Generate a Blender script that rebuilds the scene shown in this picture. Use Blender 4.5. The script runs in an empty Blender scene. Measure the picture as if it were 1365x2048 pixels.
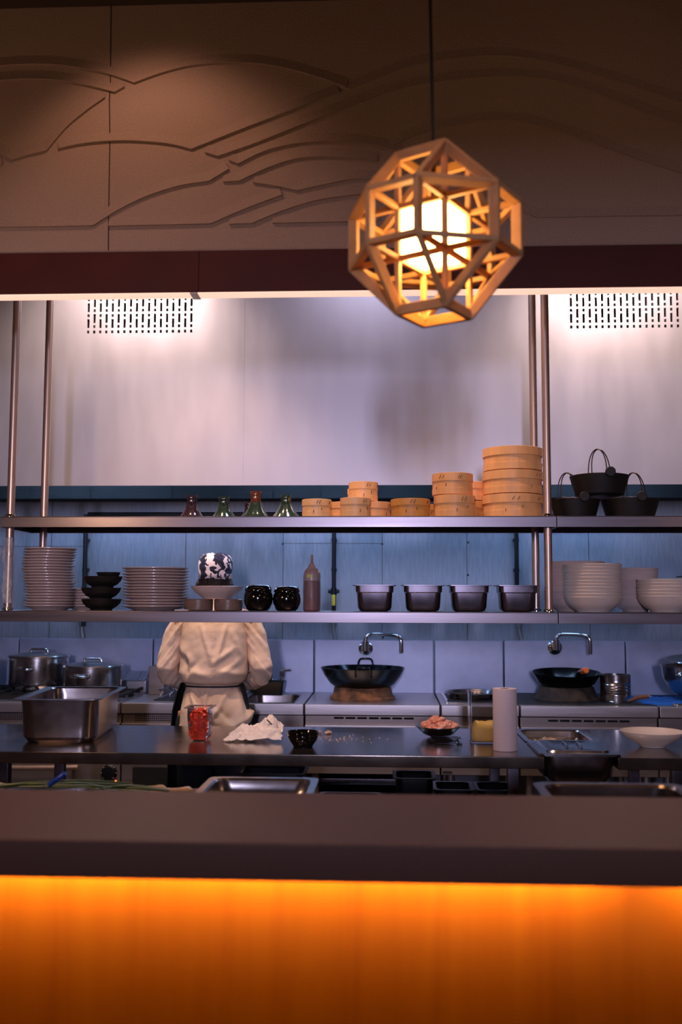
import bpy, bmesh, math, random
from mathutils import Vector, Matrix, Euler, noise

random.seed(7)
PI = math.pi
R = math.radians
scene = bpy.context.scene
COL = scene.collection

# ------------------------------------------------------------------ camera
W_PX, H_PX, F_PX = 1365.0, 2048.0, 1990.0
CAM = Vector((0, 0, 1.45))
YAW, PITCH, ROLL = math.atan(94.5 / F_PX), math.atan(176 / F_PX), 0.003
cam_rot = (Matrix.Rotation(YAW, 3, 'Z') @ Matrix.Rotation(PI / 2 + PITCH, 3, 'X') @ Matrix.Rotation(ROLL, 3, 'Z'))
cd = bpy.data.cameras.new('camera')
cam = bpy.data.objects.new('camera', cd)
COL.objects.link(cam)
cam.matrix_world = Matrix.Translation(CAM) @ cam_rot.to_4x4()
cd.sensor_fit = 'HORIZONTAL'
cd.sensor_width = 24.0
cd.lens = F_PX / W_PX * 24.0
cd.clip_start = 0.05
cd.dof.use_dof = True
cd.dof.focus_distance = 4.35
cd.dof.aperture_fstop = 2.4
scene.camera = cam


def at(px, py, Y):
    """the point of the plane y=Y that shows at a photograph pixel"""
    d = cam_rot @ Vector(((px - W_PX / 2) / F_PX, -(py - H_PX / 2) / F_PX, -1))
    return CAM + d * (Y / d.y)


def ax(px, Y, py=1200):
    return at(px, py, Y).x


def az(py, Y, px=777):
    return at(px, py, Y).z


# ------------------------------------------------------------------ light and exposure
scene.view_settings.view_transform = 'Standard'
scene.view_settings.look = 'None'
scene.view_settings.gamma = 1.0
scene.view_settings.use_curve_mapping = False
scene.view_settings.exposure = 0.0
world = bpy.data.worlds.new('world')
scene.world = world
world.use_nodes = True
world.node_tree.nodes['Background'].inputs[0].default_value = (0.62, 0.55, 0.85, 1)
world.node_tree.nodes['Background'].inputs[1].default_value = 0.012


def lamp(kind, name, loc, energy, color, aim=None, size=.1, **kw):
    l = bpy.data.lights.new(name, kind)
    l.energy = energy
    l.color = color
    if kind in ('POINT', 'SPOT'):
        l.shadow_soft_size = size
    for k, v in kw.items():
        setattr(l, k, v)
    o = bpy.data.objects.new(name, l)
    COL.objects.link(o)
    o.location = loc
    if aim is not None:
        o.rotation_euler = (Vector(aim) - Vector(loc)).to_track_quat('-Z', 'Y').to_euler()
    return o


# unseen ceiling downlights before the hood, assumed from the pools on its face
for hx in (240, 1262):
    X = ax(hx, 4.9)
    lamp('SPOT', 'assumed_hood_downlight', (X, 4.40, 3.5), 185, (1.0, .76, .66), (X, 4.98, 2.4), .1, spot_size=R(100), spot_blend=1.0)
# unseen ceiling spots over pass and dining side, assumed from the warm light
lamp('SPOT', 'assumed_pass_downlight', (-1.0, 3.75, 3.5), 125, (1.0, .62, .40), (-.86, 4.75, 1.1), .05, spot_size=R(62), spot_blend=.7)
lamp('SPOT', 'assumed_pass_downlight', (-.1, 3.62, 3.5), 90, (1.0, .60, .36), (.35, 4.2, 1.6), .05, spot_size=R(62), spot_blend=.7)
# added lights for assumed neighbouring lanterns, unseen left and right of the frame
lamp('POINT', 'assumed_lantern_light', (-1.62, 2.25, 1.98), 20, (1.0, .60, .36), None, .11)
lamp('POINT', 'assumed_lantern_light', (2.05, 2.25, 1.98), 6, (1.0, .60, .36), None, .11)
lamp('SPOT', 'assumed_wall_spot_and_fill', (-.88, 2.85, 3.5), 11.5, (1.0, .54, .36), (-.80, 3.4, 2.7), .05, spot_size=R(100), spot_blend=.7)  # unseen spot assumed from the pool of light on the plaster
lamp('SPOT', 'assumed_wall_spot_and_fill', (1.0, 2.2, 3.5), 2.2, (1.0, .62, .5), (.7, 3.4, 2.5), .08, spot_size=R(110), spot_blend=1.0)  # added fill for the right of the plaster, not a real spot
lamp('AREA', 'kitchen_ceiling_fill', (-.1, 4.1, 3.57), 13, (.80, .76, 1.0), (-.1, 4.3, 0), shape='RECTANGLE', size=4.0, size_y=.5)  # added fill standing for ceiling bounce on the hood, not a fixture
for bx in (-1.3, 0, 1.3):  # added unseen spots that warm the bar top
    lamp('SPOT', 'added_bar_downlight', (bx, 1.75, 3.5), 22, (1.0, .5, .27), (bx, 1.8, 1.0), .05, spot_size=R(58), spot_blend=1.0)
# added lavender fill behind the camera, standing for assumed daylight; no window built
lamp('AREA', 'added_daylight_fill', (-.1, -5.0, 2.1), 215, (.70, .67, 1.0), (-.1, 4.0, 1.9), shape='RECTANGLE', size=5.7, size_y=.9)


# ------------------------------------------------------------------ materials
def lin(c):
    return c / 12.92 if c <= .04045 else ((c + .055) / 1.055) ** 2.4


def hexc(h):
    return tuple(lin(int(h[i:i + 2], 16) / 255) for i in (0, 2, 4))


def mat(name, col, rough=.5, metal=0., ns=12., nv=.12, bump=0., stretch=(1, 1, 1), rv=.08, trans=0., ior=1.45,
        emit=None, es=0., coat=0., alpha=1., col2=None, sss=0., spec=None):
    m = bpy.data.materials.new(name)
    m.use_nodes = True
    nt = m.node_tree
    b = nt.nodes['Principled BSDF']
    c = hexc(col) if isinstance(col, str) else col
    tc = nt.nodes.new('ShaderNodeTexCoord')
    mp = nt.nodes.new('ShaderNodeMapping')
    mp.inputs['Scale'].default_value = stretch
    no = nt.nodes.new('ShaderNodeTexNoise')
    no.inputs['Scale'].default_value = ns
    no.inputs['Detail'].default_value = 5
    nt.links.new(tc.outputs['Object'], mp.inputs[0])
    nt.links.new(mp.outputs[0], no.inputs['Vector'])
    rp = nt.nodes.new('ShaderNodeValToRGB')
    rp.color_ramp.elements[0].position = .3
    rp.color_ramp.elements[1].position = .7
    c2 = hexc(col2) if col2 else tuple(min(1, v * (1 + nv)) for v in c)
    c1 = c if col2 else tuple(v * (1 - nv) for v in c)
    rp.color_ramp.elements[0].color = (*c1, 1)
    rp.color_ramp.elements[1].color = (*c2, 1)
    nt.links.new(no.outputs['Fac'], rp.inputs[0])
    nt.links.new(rp.outputs[0], b.inputs['Base Color'])
    mr = nt.nodes.new('ShaderNodeMapRange')
    mr.inputs['To Min'].default_value = max(.02, rough - rv)
    mr.inputs['To Max'].default_value = min(1, rough + rv)
    nt.links.new(no.outputs['Fac'], mr.inputs['Value'])
    nt.links.new(mr.outputs[0], b.inputs['Roughness'])
    b.inputs['Metallic'].default_value = metal
    if trans:
        b.inputs['Transmission Weight'].default_value = trans
        b.inputs['IOR'].default_value = ior
    if coat:
        b.inputs['Coat Weight'].default_value = coat
        b.inputs['Coat Roughness'].default_value = .08
    if sss:
        b.inputs['Subsurface Weight'].default_value = sss
        b.inputs['Subsurface Radius'].default_value = (.02, .01, .006)
    if spec is not None:
        b.inputs['Specular IOR Level'].default_value = spec
    if alpha < 1:
        b.inputs['Alpha'].default_value = alpha
    if emit:
        b.inputs['Emission Color'].default_value = (*emit, 1)
        b.inputs['Emission Strength'].default_value = es
    if bump:
        bp = nt.nodes.new('ShaderNodeBump')
        bp.inputs['Strength'].default_value = bump
        bp.inputs['Distance'].default_value = .01
        nt.links.new(no.outputs['Fac'], bp.inputs['Height'])
        nt.links.new(bp.outputs[0], b.inputs['Normal'])
    return m


M = {}
M['plaster'] = mat('plaster', '9c8478', .85, ns=160, nv=.1, bump=.35)
M['beam'] = mat('beam_paint', '451711', .6, ns=6, nv=.15, spec=.3)
M['joint'] = mat('joint', '2a1d19', .9)
M['floor'] = mat('floor_tile', '4a3a34', .5, ns=4, nv=.3)
M['ceiling'] = mat('ceiling_paint', '3a2c28', .9)
M['room'] = mat('wall_paint', '5a4a48', .9)
M['hood'] = mat('hood_steel', 'b1adb6', .46, .72, ns=9, nv=.05, bump=.04, stretch=(1, 1, .25), rv=.06)
M['hood_dark'] = mat('hood_inside', '090b0c', .8, 0)
M['wall_steel'] = mat('wall_steel', '8a929e', .5, .45, ns=26, nv=.14, bump=.05, stretch=(3, 1, .35), rv=.1)
M['splash'] = mat('splash_steel', '9fa1b8', .4, .45, ns=7, nv=.12, bump=.03, rv=.1)
M['steel'] = mat('brushed_steel', 'b9b2b4', .34, .95, ns=40, nv=.08, bump=.03, stretch=(.06, 1, 1), rv=.08)
M['steel_top'] = mat('worn_steel_top', '94887f', .17, .95, ns=9, nv=.12, bump=.015, rv=.07)
M['shelf'] = mat('shelf_steel', '776f74', .32, 1., ns=30, nv=.08, bump=.02, stretch=(.06, 1, 1), rv=.08)
M['range_front'] = mat('range_steel', '8c807b', .4, .8, ns=30, nv=.08, bump=.02, stretch=(.08, 1, 1))
M['pan'] = mat('pan_steel', 'a8a0a0', .24, 1., ns=14, nv=.1, bump=.02, rv=.07)
M['pan_dark'] = mat('dark_pan_steel', '77707a', .3, 1., ns=14, nv=.14, bump=.02, rv=.08)
M['chrome'] = mat('chrome', 'd8d8da', .1, 1., nv=.03, rv=.04)
M['pot'] = mat('pot_steel', 'b8b2b0', .22, 1., ns=30, nv=.05, stretch=(.2, .2, 3), rv=.03)
M['post'] = mat('post_steel', 'c4aca0', .36, .85, ns=60, nv=.08, bump=.03, stretch=(1, 1, .05), rv=.06)
M['black_iron'] = mat('black_iron', '15120f', .6, .2, ns=30, nv=.3, bump=.1)
M['black_gloss'] = mat('black_glaze', '0b0b0c', .1, 0, ns=5, nv=.3, rv=.04, coat=.6)
M['black_matte'] = mat('black_stoneware', '1b1614', .55, 0, ns=40, nv=.35, bump=.1)
M['black_plastic'] = mat('black_plastic', '0e1012', .3, 0, nv=.2)
M['bail'] = mat('bail_wire', '3a2c24', .4, .8)
M['wok'] = mat('wok_iron', '060606', .16, 0, ns=8, nv=.4, rv=.05, spec=.2)
M['wok_ring'] = mat('scorched_ring', '2b2320', .8, .1, ns=14, nv=.3, bump=.5, col2='a0714e')
M['rust'] = mat('sooty_ring', '1a1817', .8, .1, ns=18, nv=.3, bump=.5, col2='4d453d')
M['white'] = mat('white_glaze', 'd9cbc2', .3, 0, ns=8, nv=.04, coat=.25)
M['plate'] = mat('plate_glaze', 'cdb9b4', .32, 0, ns=8, nv=.04, coat=.2)
M['stone'] = mat('wrapped_stoneware', '6f5a51', .35, 0, ns=26, nv=.3, bump=.2, col2='84695c')
M['tag_purple'] = mat('aubergine_glaze', '33222c', .12, 0, ns=5, nv=.25, coat=.8)
M['tag_green'] = mat('green_glaze', '26392f', .12, 0, ns=5, nv=.25, coat=.8)
M['tag_brown'] = mat('brown_glaze', '6a3220', .15, 0, ns=5, nv=.25, coat=.8)
M['bam'] = mat('bamboo', 'f0b274', .5, 0, ns=30, nv=.13, bump=.04, stretch=(1, 1, .12))
M['bam_pale'] = mat('pale_bamboo', 'f0bd86', .45, 0, ns=30, nv=.1, bump=.04, stretch=(1, 1, .12))
M['bam_dark'] = mat('toasted_bamboo', 'd8964a', .5, 0, ns=30, nv=.15, bump=.04, stretch=(1, 1, .12))
M['stitch'] = mat('cane_stitch', '5c3418', .7, 0)
M['cloth'] = mat('cream_cotton', 'dcbfa8', .85, 0, ns=220, nv=.06, bump=.15)
M['navy'] = mat('navy_cotton', '14161f', .85, 0, ns=200, nv=.15, bump=.1)
M['skin'] = mat('skin', 'b98a70', .55, 0, ns=30, nv=.06, sss=.1)
M['hair'] = mat('hair', '1c100c', .5, 0, ns=60, nv=.35, bump=.4, stretch=(6, 6, .6))
M['shoe'] = mat('shoe', '101012', .5)
M['eye'] = mat('eye', 'e8e2dc', .2)
M['pipe'] = mat('black_pipe', '14181c', .45, .3)
M['yellow'] = mat('yellow_plastic', 'e0c21a', .4)
M['grey_pipe'] = mat('grey_pipe', '8c8f92', .4, .6)
M['paper'] = mat('paper_roll', 'd6c6cc', .9, 0, ns=120, nv=.03, bump=.05)
M['tissue'] = mat('tissue', 'e6dcd8', .9, 0, ns=60, nv=.04, bump=.1)
M['clear'] = mat('clear_plastic', 'f4f4f6', .06, 0, nv=.01, rv=.03, trans=1., ior=1.1)
M['film'] = mat('cling_film', 'dde2ee', .2, 0, ns=30, nv=.08, bump=.5, alpha=.13)
M['wrap'] = mat('cling_wrap', 'dde2ee', .25, 0, ns=60, nv=.1, bump=.8, alpha=.36)
M['sauce'] = mat('red_brown_sauce', '6a2116', .4, 0, ns=9, nv=.2)
M['bottle'] = mat('bottle_plastic', 'c9a49a', .25, 0, ns=20, nv=.08, trans=.5, bump=.2)
M['label'] = mat('yellow_label', 'c8c81e', .6)
M['pepper'] = mat('red_pepper', 'd0301c', .25, 0, ns=30, nv=.25, col2='ee5a38', sss=.1)
M['meat'] = mat('raw_meat', 'e08a6c', .3, 0, ns=40, nv=.12, col2='f0b296', sss=.15, bump=.3)
M['dough'] = mat('yellow_filling', 'e0b24a', .5, 0, ns=12, nv=.08, col2='f0d080')
M['noodle'] = mat('noodle', 'f6cf9a', .45, 0, ns=30, nv=.1)
M['crumb'] = mat('crumb', 'e9c3a0', .7)
M['blue_cloth'] = mat('blue_cloth', '0f56a0', .9, 0, ns=120, nv=.15, bump=.3)
M['blue'] = mat('blue_plastic', '0a3a9c', .35)
M['leaf'] = mat('onion_leaf', '33502a', .4, 0, ns=20, nv=.3, col2='5a6a34')
M['bulb_w'] = mat('onion_bulb', 'dcae80', .35, 0, ns=30, nv=.1, col2='e8c8a0')
M['wood_handle'] = mat('wood_handle', 'b4581c', .5, 0, ns=20, nv=.2)
M['quartz'] = mat('counter_stone', '5e4032', .5, 0, ns=240, nv=.18, rv=.05, spec=.25)
M['red_lamp'] = mat('pilot_lamp', 'ff3a10', .3, emit=(1, .16, .03), es=4)
M['led'] = mat('amber_led', 'ffb040', .4, emit=(1.0, .48, .07), es=62)
M['glow_white'] = mat('warm_glow', 'ffe0d0', .4, emit=(1.0, .58, .44), es=1.05)
M['hood_tube'] = mat('hood_tube', 'c0f0ff', .4, emit=(.34, .56, 1.0), es=58)
M['shade'] = mat('paper_shade', 'ffe6b0', .8, emit=(1.0, .62, .22), es=18.)
M['bulb'] = mat('bulb_glass', 'fff0d0', .4, emit=(1.0, .70, .35), es=40)
M['lattice'] = mat('lantern_wood', 'b58252', .6, 0, ns=20, nv=.12, bump=.05)
M['rubber'] = mat('black_rubber', '101010', .7)
M['dark'] = mat('dark_recess', '0a0a0b', .9)


def ramp_mat(name, cols, scale, rough, constant=True, detail=2.5, stretch=(1, 1, 1), distort=.6):
    m = bpy.data.materials.new(name)
    m.use_nodes = True
    nt = m.node_tree
    b = nt.nodes['Principled BSDF']
    tc = nt.nodes.new('ShaderNodeTexCoord')
    mp = nt.nodes.new('ShaderNodeMapping')
    mp.inputs['Scale'].default_value = stretch
    no = nt.nodes.new('ShaderNodeTexNoise')
    no.inputs['Scale'].default_value = scale
    no.inputs['Detail'].default_value = detail
    no.inputs['Distortion'].default_value = distort
    rp = nt.nodes.new('ShaderNodeValToRGB')
    if constant:
        rp.color_ramp.interpolation = 'CONSTANT'
    el = rp.color_ramp.elements
    el[0].position, el[0].color = cols[0][0], (*hexc(cols[0][1]), 1)
    el[1].position, el[1].color = cols[1][0], (*hexc(cols[1][1]), 1)
    for p, c in cols[2:]:
        e = el.new(p)
        e.color = (*hexc(c), 1)
    nt.links.new(tc.outputs['Object'], mp.inputs[0])
    nt.links.new(mp.outputs[0], no.inputs['Vector'])
    nt.links.new(no.outputs['Fac'], rp.inputs[0])
    nt.links.new(rp.outputs[0], b.inputs['Base Color'])
    b.inputs['Roughness'].default_value = rough
    return m


M['camo'] = ramp_mat('camouflage_cotton', [(0, '15152a'), (.40, '2c2f5c'), (.44, '0f0f1c'), (.49, 'e6dce4')], 26, .9)
M['panel'] = ramp_mat('bar_panel_wood', [(.2, 'b06512'), (.5, 'bf7518'), (.8, 'c9801e')], 3.2, .55, False, 6, (4.5, 1, .28), 1.2)


# ------------------------------------------------------------------ mesh helpers
class MB:
    def __init__(self):
        self.bm = bmesh.new()
        self.hard = False

    def box(self, x0, x1, y0, y1, z0, z1, bev=0., seg=2, mtx=None):
        self.hard = self.hard or bev > 0
        b = bmesh.new()
        bmesh.ops.create_cube(b, size=1)
        for v in b.verts:
            v.co = Vector(((x0 + x1) / 2 + v.co.x * (x1 - x0), (y0 + y1) / 2 + v.co.y * (y1 - y0), (z0 + z1) / 2 + v.co.z * (z1 - z0)))
        if bev:
            bmesh.ops.bevel(b, geom=list(b.edges), offset=bev, segments=seg, profile=.5, affect='EDGES')
        self.add(b, mtx)
        return self

    def add(self, b, mtx=None):
        if mtx is not None:
            b.transform(mtx)
        me = bpy.data.meshes.new('tmp')
        b.to_mesh(me)
        b.free()
        self.bm.from_mesh(me)
        bpy.data.meshes.remove(me)

    def loft(self, rings, cap0=True, cap1=True, closed=True):
        bm = self.bm
        vs = [[bm.verts.new(p) for p in r] for r in rings]
        n = len(vs[0])
        for a, b in zip(vs, vs[1:]):
            for i in range(n if closed else n - 1):
                j = (i + 1) % n
                try:
                    bm.faces.new((a[i], a[j], b[j], b[i]))
                except ValueError:
                    pass
        if cap0:
            bm.faces.new(list(reversed(vs[0])))
        if cap1:
            bm.faces.new(vs[-1])
        return self

    def lathe(self, prof, c=(0, 0, 0), seg=40, mtx=None):
        b = bmesh.new()
        rings = []
        for r, z in prof:
            if r < 1e-6:
                rings.append([b.verts.new((0, 0, z))])
            else:
                rings.append([b.verts.new((r * math.cos(2 * PI * i / seg), r * math.sin(2 * PI * i / seg), z)) for i in range(seg)])
        for p, q in zip(rings, rings[1:]):
            for i in range(seg):
                j = (i + 1) % seg
                if len(p) == 1 and len(q) == 1:
                    continue
                if len(p) == 1:
                    b.faces.new((p[0], q[j], q[i]))
                elif len(q) == 1:
                    b.faces.new((p[i], p[j], q[0]))
                else:
                    b.faces.new((p[i], p[j], q[j], q[i]))
        bmesh.ops.translate(b, verts=b.verts, vec=Vector(c))
        bmesh.ops.recalc_face_normals(b, faces=b.faces)
        self.add(b, mtx)
        return self

    def tube(self, pts, r, seg=10, flat=1.):
        pts = [Vector(p) for p in pts]
        n = len(pts)
        rs = r if isinstance(r, (list, tuple)) else [r] * n
        t0 = (pts[1] - pts[0]).normalized()
        up = Vector((0, 0, 1)) if abs(t0.z) < .9 else Vector((1, 0, 0))
        nrm = (up - t0 * up.dot(t0)).normalized()
        rings = []
        for i, p in enumerate(pts):
            t = (pts[min(i + 1, n - 1)] - pts[max(i - 1, 0)]).normalized()
            nrm = (nrm - t * nrm.dot(t)).normalized()
            bi = t.cross(nrm)
            rings.append([p + rs[i] * (math.cos(2 * PI * k / seg) * bi + flat * math.sin(2 * PI * k / seg) * nrm) for k in range(seg)])
        return self.loft(rings)

    def rr(self, rings, cap0=True, cap1=True, n=6):
        """loft of rounded rectangles (cx, cy, hx, hy, r, z)"""
        out = []
        for cx, cy, hx, hy, r, z in rings:
            r = min(r, hx - 1e-4, hy - 1e-4)
            pts = []
            for sx, sy, a0 in ((1, 1, 0), (-1, 1, 90), (-1, -1, 180), (1, -1, 270)):
                for k in range(n + 1):
                    a = R(a0 + 90 * k / n)
                    pts.append(Vector((cx + sx * (hx - r) + r * math.cos(a), cy + sy * (hy - r) + r * math.sin(a), z)))
            out.append(pts)
        return self.loft(out, cap0, cap1)

    def build(self, name, m, parent=None, ang=38, loc=None, fix=True):
        if fix:
            bmesh.ops.recalc_face_normals(self.bm, faces=self.bm.faces)
        me = bpy.data.meshes.new(name)
        self.bm.to_mesh(me)
        self.bm.free()
        me.materials.append(M[m] if isinstance(m, str) else m)
        for p in me.polygons:
            p.use_smooth = True
        me.set_sharp_from_angle(angle=R(ang))
        o = bpy.data.objects.new(name, me)
        COL.objects.link(o)
        if self.hard:
            wn = o.modifiers.new('weighted_normal', 'WEIGHTED_NORMAL')
            wn.keep_sharp = True
        if parent is not None:
            o.parent = parent
        if loc is not None:
            o.location = loc
        return o


def tag(o, label=None, cat=None, group=None, kind=None):
    if label:
        o['label'] = label
    if cat:
        o['category'] = cat
    if group:
        o['group'] = group
    if kind:
        o['kind'] = kind
    return o


def thing(name, label, cat, loc=(0, 0, 0), rz=0., group=None):
    o = bpy.data.objects.new(name, None)
    o.empty_display_size = .05
    COL.objects.link(o)
    o.location = loc
    o.rotation_euler = (0, 0, rz)
    return tag(o, label, cat, group)


def dup(root, loc, rz=0., label=None, group=None):
    r = root.copy()
    COL.objects.link(r)
    r.location = loc
    r.rotation_euler = (0, 0, rz)
    if label:
        r['label'] = label
    if group:
        r['group'] = group
    for ch in list(root.children):
        c = ch.copy()
        COL.objects.link(c)
        c.parent = r
        for g in list(ch.children):
            d = g.copy()
            COL.objects.link(d)
            d.parent = c
    return r


def struct(name, mb, m, parent=None, ang=38):
    o = mb.build(name, m, parent, ang)
    if parent is None:
        o['kind'] = 'structure'
    return o


ORD = ['topmost', 'second', 'third', 'fourth', 'fifth', 'sixth', 'seventh', 'eighth', 'ninth', 'tenth', 'eleventh', 'twelfth',
       'thirteenth', 'fourteenth', 'fifteenth', 'sixteenth', 'seventeenth', 'eighteenth', 'nineteenth', 'twentieth',
       'twenty-first', 'twenty-second', 'twenty-third']


def nth(i, n, of):
    """where a piece sits in its stack, counted from the top"""
    if i == 0:
        return 'topmost of ' + of
    if i == n - 1:
        return 'bottom one of ' + of
    return ORD[i] + ' from the top of ' + of


# ------------------------------------------------------------------ setting
Y_REL, Y_BAR0, Y_BAR1 = 3.40, 1.62, 2.04
Y_T0, Y_T1, Y_S0, Y_S1 = 3.53, 4.29, 4.0, 4.36
Y_R0, Y_R1, Y_WALL, Y_HOOD = 5.2, 5.92, 6.0, 4.9
Z_CEIL = 3.6
Z_T = az(1511, Y_T0)
Z_R = az(1410, Y_R0)
Z_LO, Z_UP = az(1223.5, Y_S0), az(1032, Y_S0)
Z_BAR = az(1690, Y_BAR0)
XL, XR = -2.9, 2.5
struct('floor', MB().box(XL - .1, XR + .1, -.7, 6.1, -.05, 0), 'floor')
struct('ceiling', MB().box(XL - .1, XR + .1, -.7, 6.1, Z_CEIL, Z_CEIL + .06), 'ceiling')
struct('wall_left', MB().box(XL - .08, XL, -.7, 6.1, 0, Z_CEIL), 'room')
struct('wall_right', MB().box(XR, XR + .08, -.7, 6.1, 0, Z_CEIL), 'room')
# unseen wall added behind the camera; its gap shapes the added daylight
struct('wall_light_blocker', MB().box(XL, XR, -.7, -.6, 0, 1.4).box(XL, XR, -.7, -.6, 2.4, Z_CEIL), 'room')

# back wall clad in steel sheets
wall_back = struct('wall_back', MB().box(XL, XR, Y_WALL, Y_WALL + .1, 0, Z_CEIL), 'wall_steel')
mb = MB()
Y = Y_WALL
for px in (370, 566, 765, 935, 1180, 100):
    x = ax(px, Y)
    mb.box(x - .0015, x + .0015, Y - .0015, Y + .002, 1.2, 2.05)
z = az(1087, Y)
mb.box(ax(566, Y), ax(765, Y), Y - .0015, Y + .002, z - .001, z + .001)
z = az(1093, Y)
mb.box(XL, ax(163, Y), Y - .0015, Y + .002, z - .001, z + .001)
mb.build('panel_seam', 'joint', wall_back)
for px, py in ((566, 1088), (765, 1088), (937, 1085), (937, 1150), (767, 1275)):
    p = at(px, py, Y)
    MB().lathe([(0, .004), (.004, .003), (.006, 0), (.006, -.002)], mtx=Matrix.Translation(p) @ Matrix.Rotation(PI / 2, 4, 'X'), seg=12).build('rivet', 'joint', wall_back)

# plaster wall above the pass, with raised wave lines
zb = az(500, Y_REL)
wb = MB().box(XL, XR, Y_REL, Y_REL + .085, zb, Z_CEIL)


def relief(pts, d=.010, hgt=.045):
    """raised line: sharp lower lip facing down, fading back upward into the plaster"""
    P = []
    for i in range(len(pts) - 1):
        a, b = Vector(pts[i]), Vector(pts[i + 1])
        P.append(a)
    P.append(Vector(pts[-1]))
    W3 = [at(p.x, p.y, Y_REL) for p in P]
    rings = []
    n = len(W3)
    for i, p in enumerate(W3):
        t = (W3[min(i + 1, n - 1)] - W3[max(i - 1, 0)]).normalized()
        nr = Vector((-t.z, 0, t.x))
        if nr.z < 0:
            nr = -nr
        f = 1
        rings.append([p + Vector((0, .002, 0)), p + Vector((0, -d * f, 0)) , p + Vector((0, -d * .45, 0)) + nr * hgt * .4, p + nr * hgt + Vector((0, .002, 0))])
    wb.loft(rings)


def z2(pts):
    return [(x * .5128, 80 + y * .5128) for x, y in pts]


def z3(pts):
    return [(660 + x * .5165, 80 + y * .5165) for x, y in pts]


def smooth(pts, n=7):
    out = []
    for i in range(len(pts) - 1):
        p0 = Vector(pts[max(i - 1, 0)])
        p1, p2 = Vector(pts[i]), Vector(pts[i + 1])
        p3 = Vector(pts[min(i + 2, len(pts) - 1)])
        for k in range(n):
            t = k / n
            out.append(tuple(.5 * ((2 * p1) + (p2 - p0) * t + (2 * p0 - 5 * p1 + 4 * p2 - p3) * t * t + (3 * p1 - p0 - 3 * p2 + p3) * t ** 3)))
    out.append(tuple(pts[-1]))
    return out


LINES2 = [
    [(-60, 108), (0, 104), (110, 98), (220, 100), (330, 116), (430, 138), (525, 171)],
    [(525, 171), (640, 130), (760, 102), (900, 92), (1030, 99), (1150, 122), (1260, 155), (1350, 186)],
    [(1326, 208), (1180, 262), (960, 345), (748, 429)], [(748, 429), (660, 408), (540, 397), (430, 397), (320, 408), (232, 427)],
    [(-60, 166), (0, 161), (110, 155), (220, 160), (330, 178), (450, 207)], [(450, 207), (488, 186)],
    [(412, 227), (340, 278), (260, 346), (186, 434)], [(186, 434), (120, 450), (52, 471)], [(52, 471), (-40, 425)], [(-20, 498), (14, 488)],
    [(1420, 246), (1365, 266), (1200, 325), (1000, 405), (850, 457)], [(850, 457), (800, 441)],
    [(895, 506), (818, 553)], [(818, 553), (700, 572), (580, 610), (470, 662), (367, 726)], [(367, 726), (200, 730), (-60, 733)],
    [(426, 728), (620, 724), (825, 719)], [(825, 719), (960, 660), (1102, 607)],
    [(930, 486), (1030, 438), (1140, 410), (1250, 400), (1365, 402), (1470, 415), (1560, 440)], [(893, 472), (930, 486)],
    [(935, 553), (1050, 500), (1150, 468), (1250, 459), (1365, 462), (1470, 475)], [(872, 556), (935, 553)],
    [(988, 559), (1080, 573), (1160, 590)], [(1160, 590), (1260, 568), (1365, 548), (1480, 545)],
    [(985, 718), (1100, 670), (1230, 630), (1365, 609), (1480, 600)], [(896, 721), (985, 718)], [(1064, 717), (1365, 711), (1480, 709)]]
LINES3 = [
    [(75, 195), (200, 145), (330, 100), (480, 75), (640, 64), (790, 78), (930, 108), (1070, 150), (1230, 200), (1420, 262)],
    [(-10, 160), (75, 195)],
    [(0, 290), (140, 235), (280, 190), (420, 165), (560, 150), (700, 143), (840, 155), (980, 190), (1130, 245), (1260, 295), (1420, 345)],
    [(215, 428), (330, 372), (450, 340), (580, 318), (700, 315), (830, 338), (950, 375), (1080, 422), (1230, 475), (1420, 535)],
    [(0, 397), (110, 408), (215, 428)], [(690, 640), (800, 690)], [(800, 690), (1100, 684), (1420, 680)], [(700, 708), (740, 690)]]
for L in LINES2:
    relief(smooth(z2(L)))
for L in LINES3:
    relief(smooth(z3(L)), d=.007)
wall_up = struct('wall_pass', wb, 'plaster', ang=25)
mb = MB()
pts = [at(px, py, Y_REL) for px, py in ((224, -60), (222, 60), (221, 170), (219, 200), (220, 280), (218, 400), (217, 501))]
for a, b in zip(pts, pts[1:]):
    d = (b - a)
    mb.loft([[a + Vector((-.0018, .001, 0)), a + Vector((.0018, .001, 0)), a + Vector((.0018, -.0012, 0)), a + Vector((-.0018, -.0012, 0))],
             [b + Vector((-.0018, .001, 0)), b + Vector((.0018, .001, 0)), b + Vector((.0018, -.0012, 0)), b + Vector((-.0018, -.0012, 0))]])
mb.build('panel_seam', 'joint', wall_up)

# dark red beam below it with an added glow standing for its lit underside
zb0 = az(579, Y_REL - .02)
beam = struct('trim_1', MB().box(XL, XR, Y_REL - .02, Y_REL + .05, zb0, zb, .002), 'beam')
x = ax(388, Y_REL - .02, 540)
MB().box(x - .017, x + .017, Y_REL - .024, Y_REL - .019, zb0 + .002, zb - .002, .001).build('joint_cover', 'beam', beam)
ls = thing('glow_strip', 'long pinkish white glowing strip added under the dark red beam above the kitchen pass', 'glowing strip', (0, Y_REL + .03, zb0))
xm = x
MB().box(XL + .02, xm - .012, -.044, .016, -.004, 0, .001).build('glow_face', 'glow_white', ls)
MB().box(xm + .012, XR - .02, -.044, .016, -.004, 0, .001).build('glow_face', 'glow_white', ls)
MB().box(xm - .014, xm + .014, -.048, .02, -.007, .0, .002).build('end_clip', 'white', ls)

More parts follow.
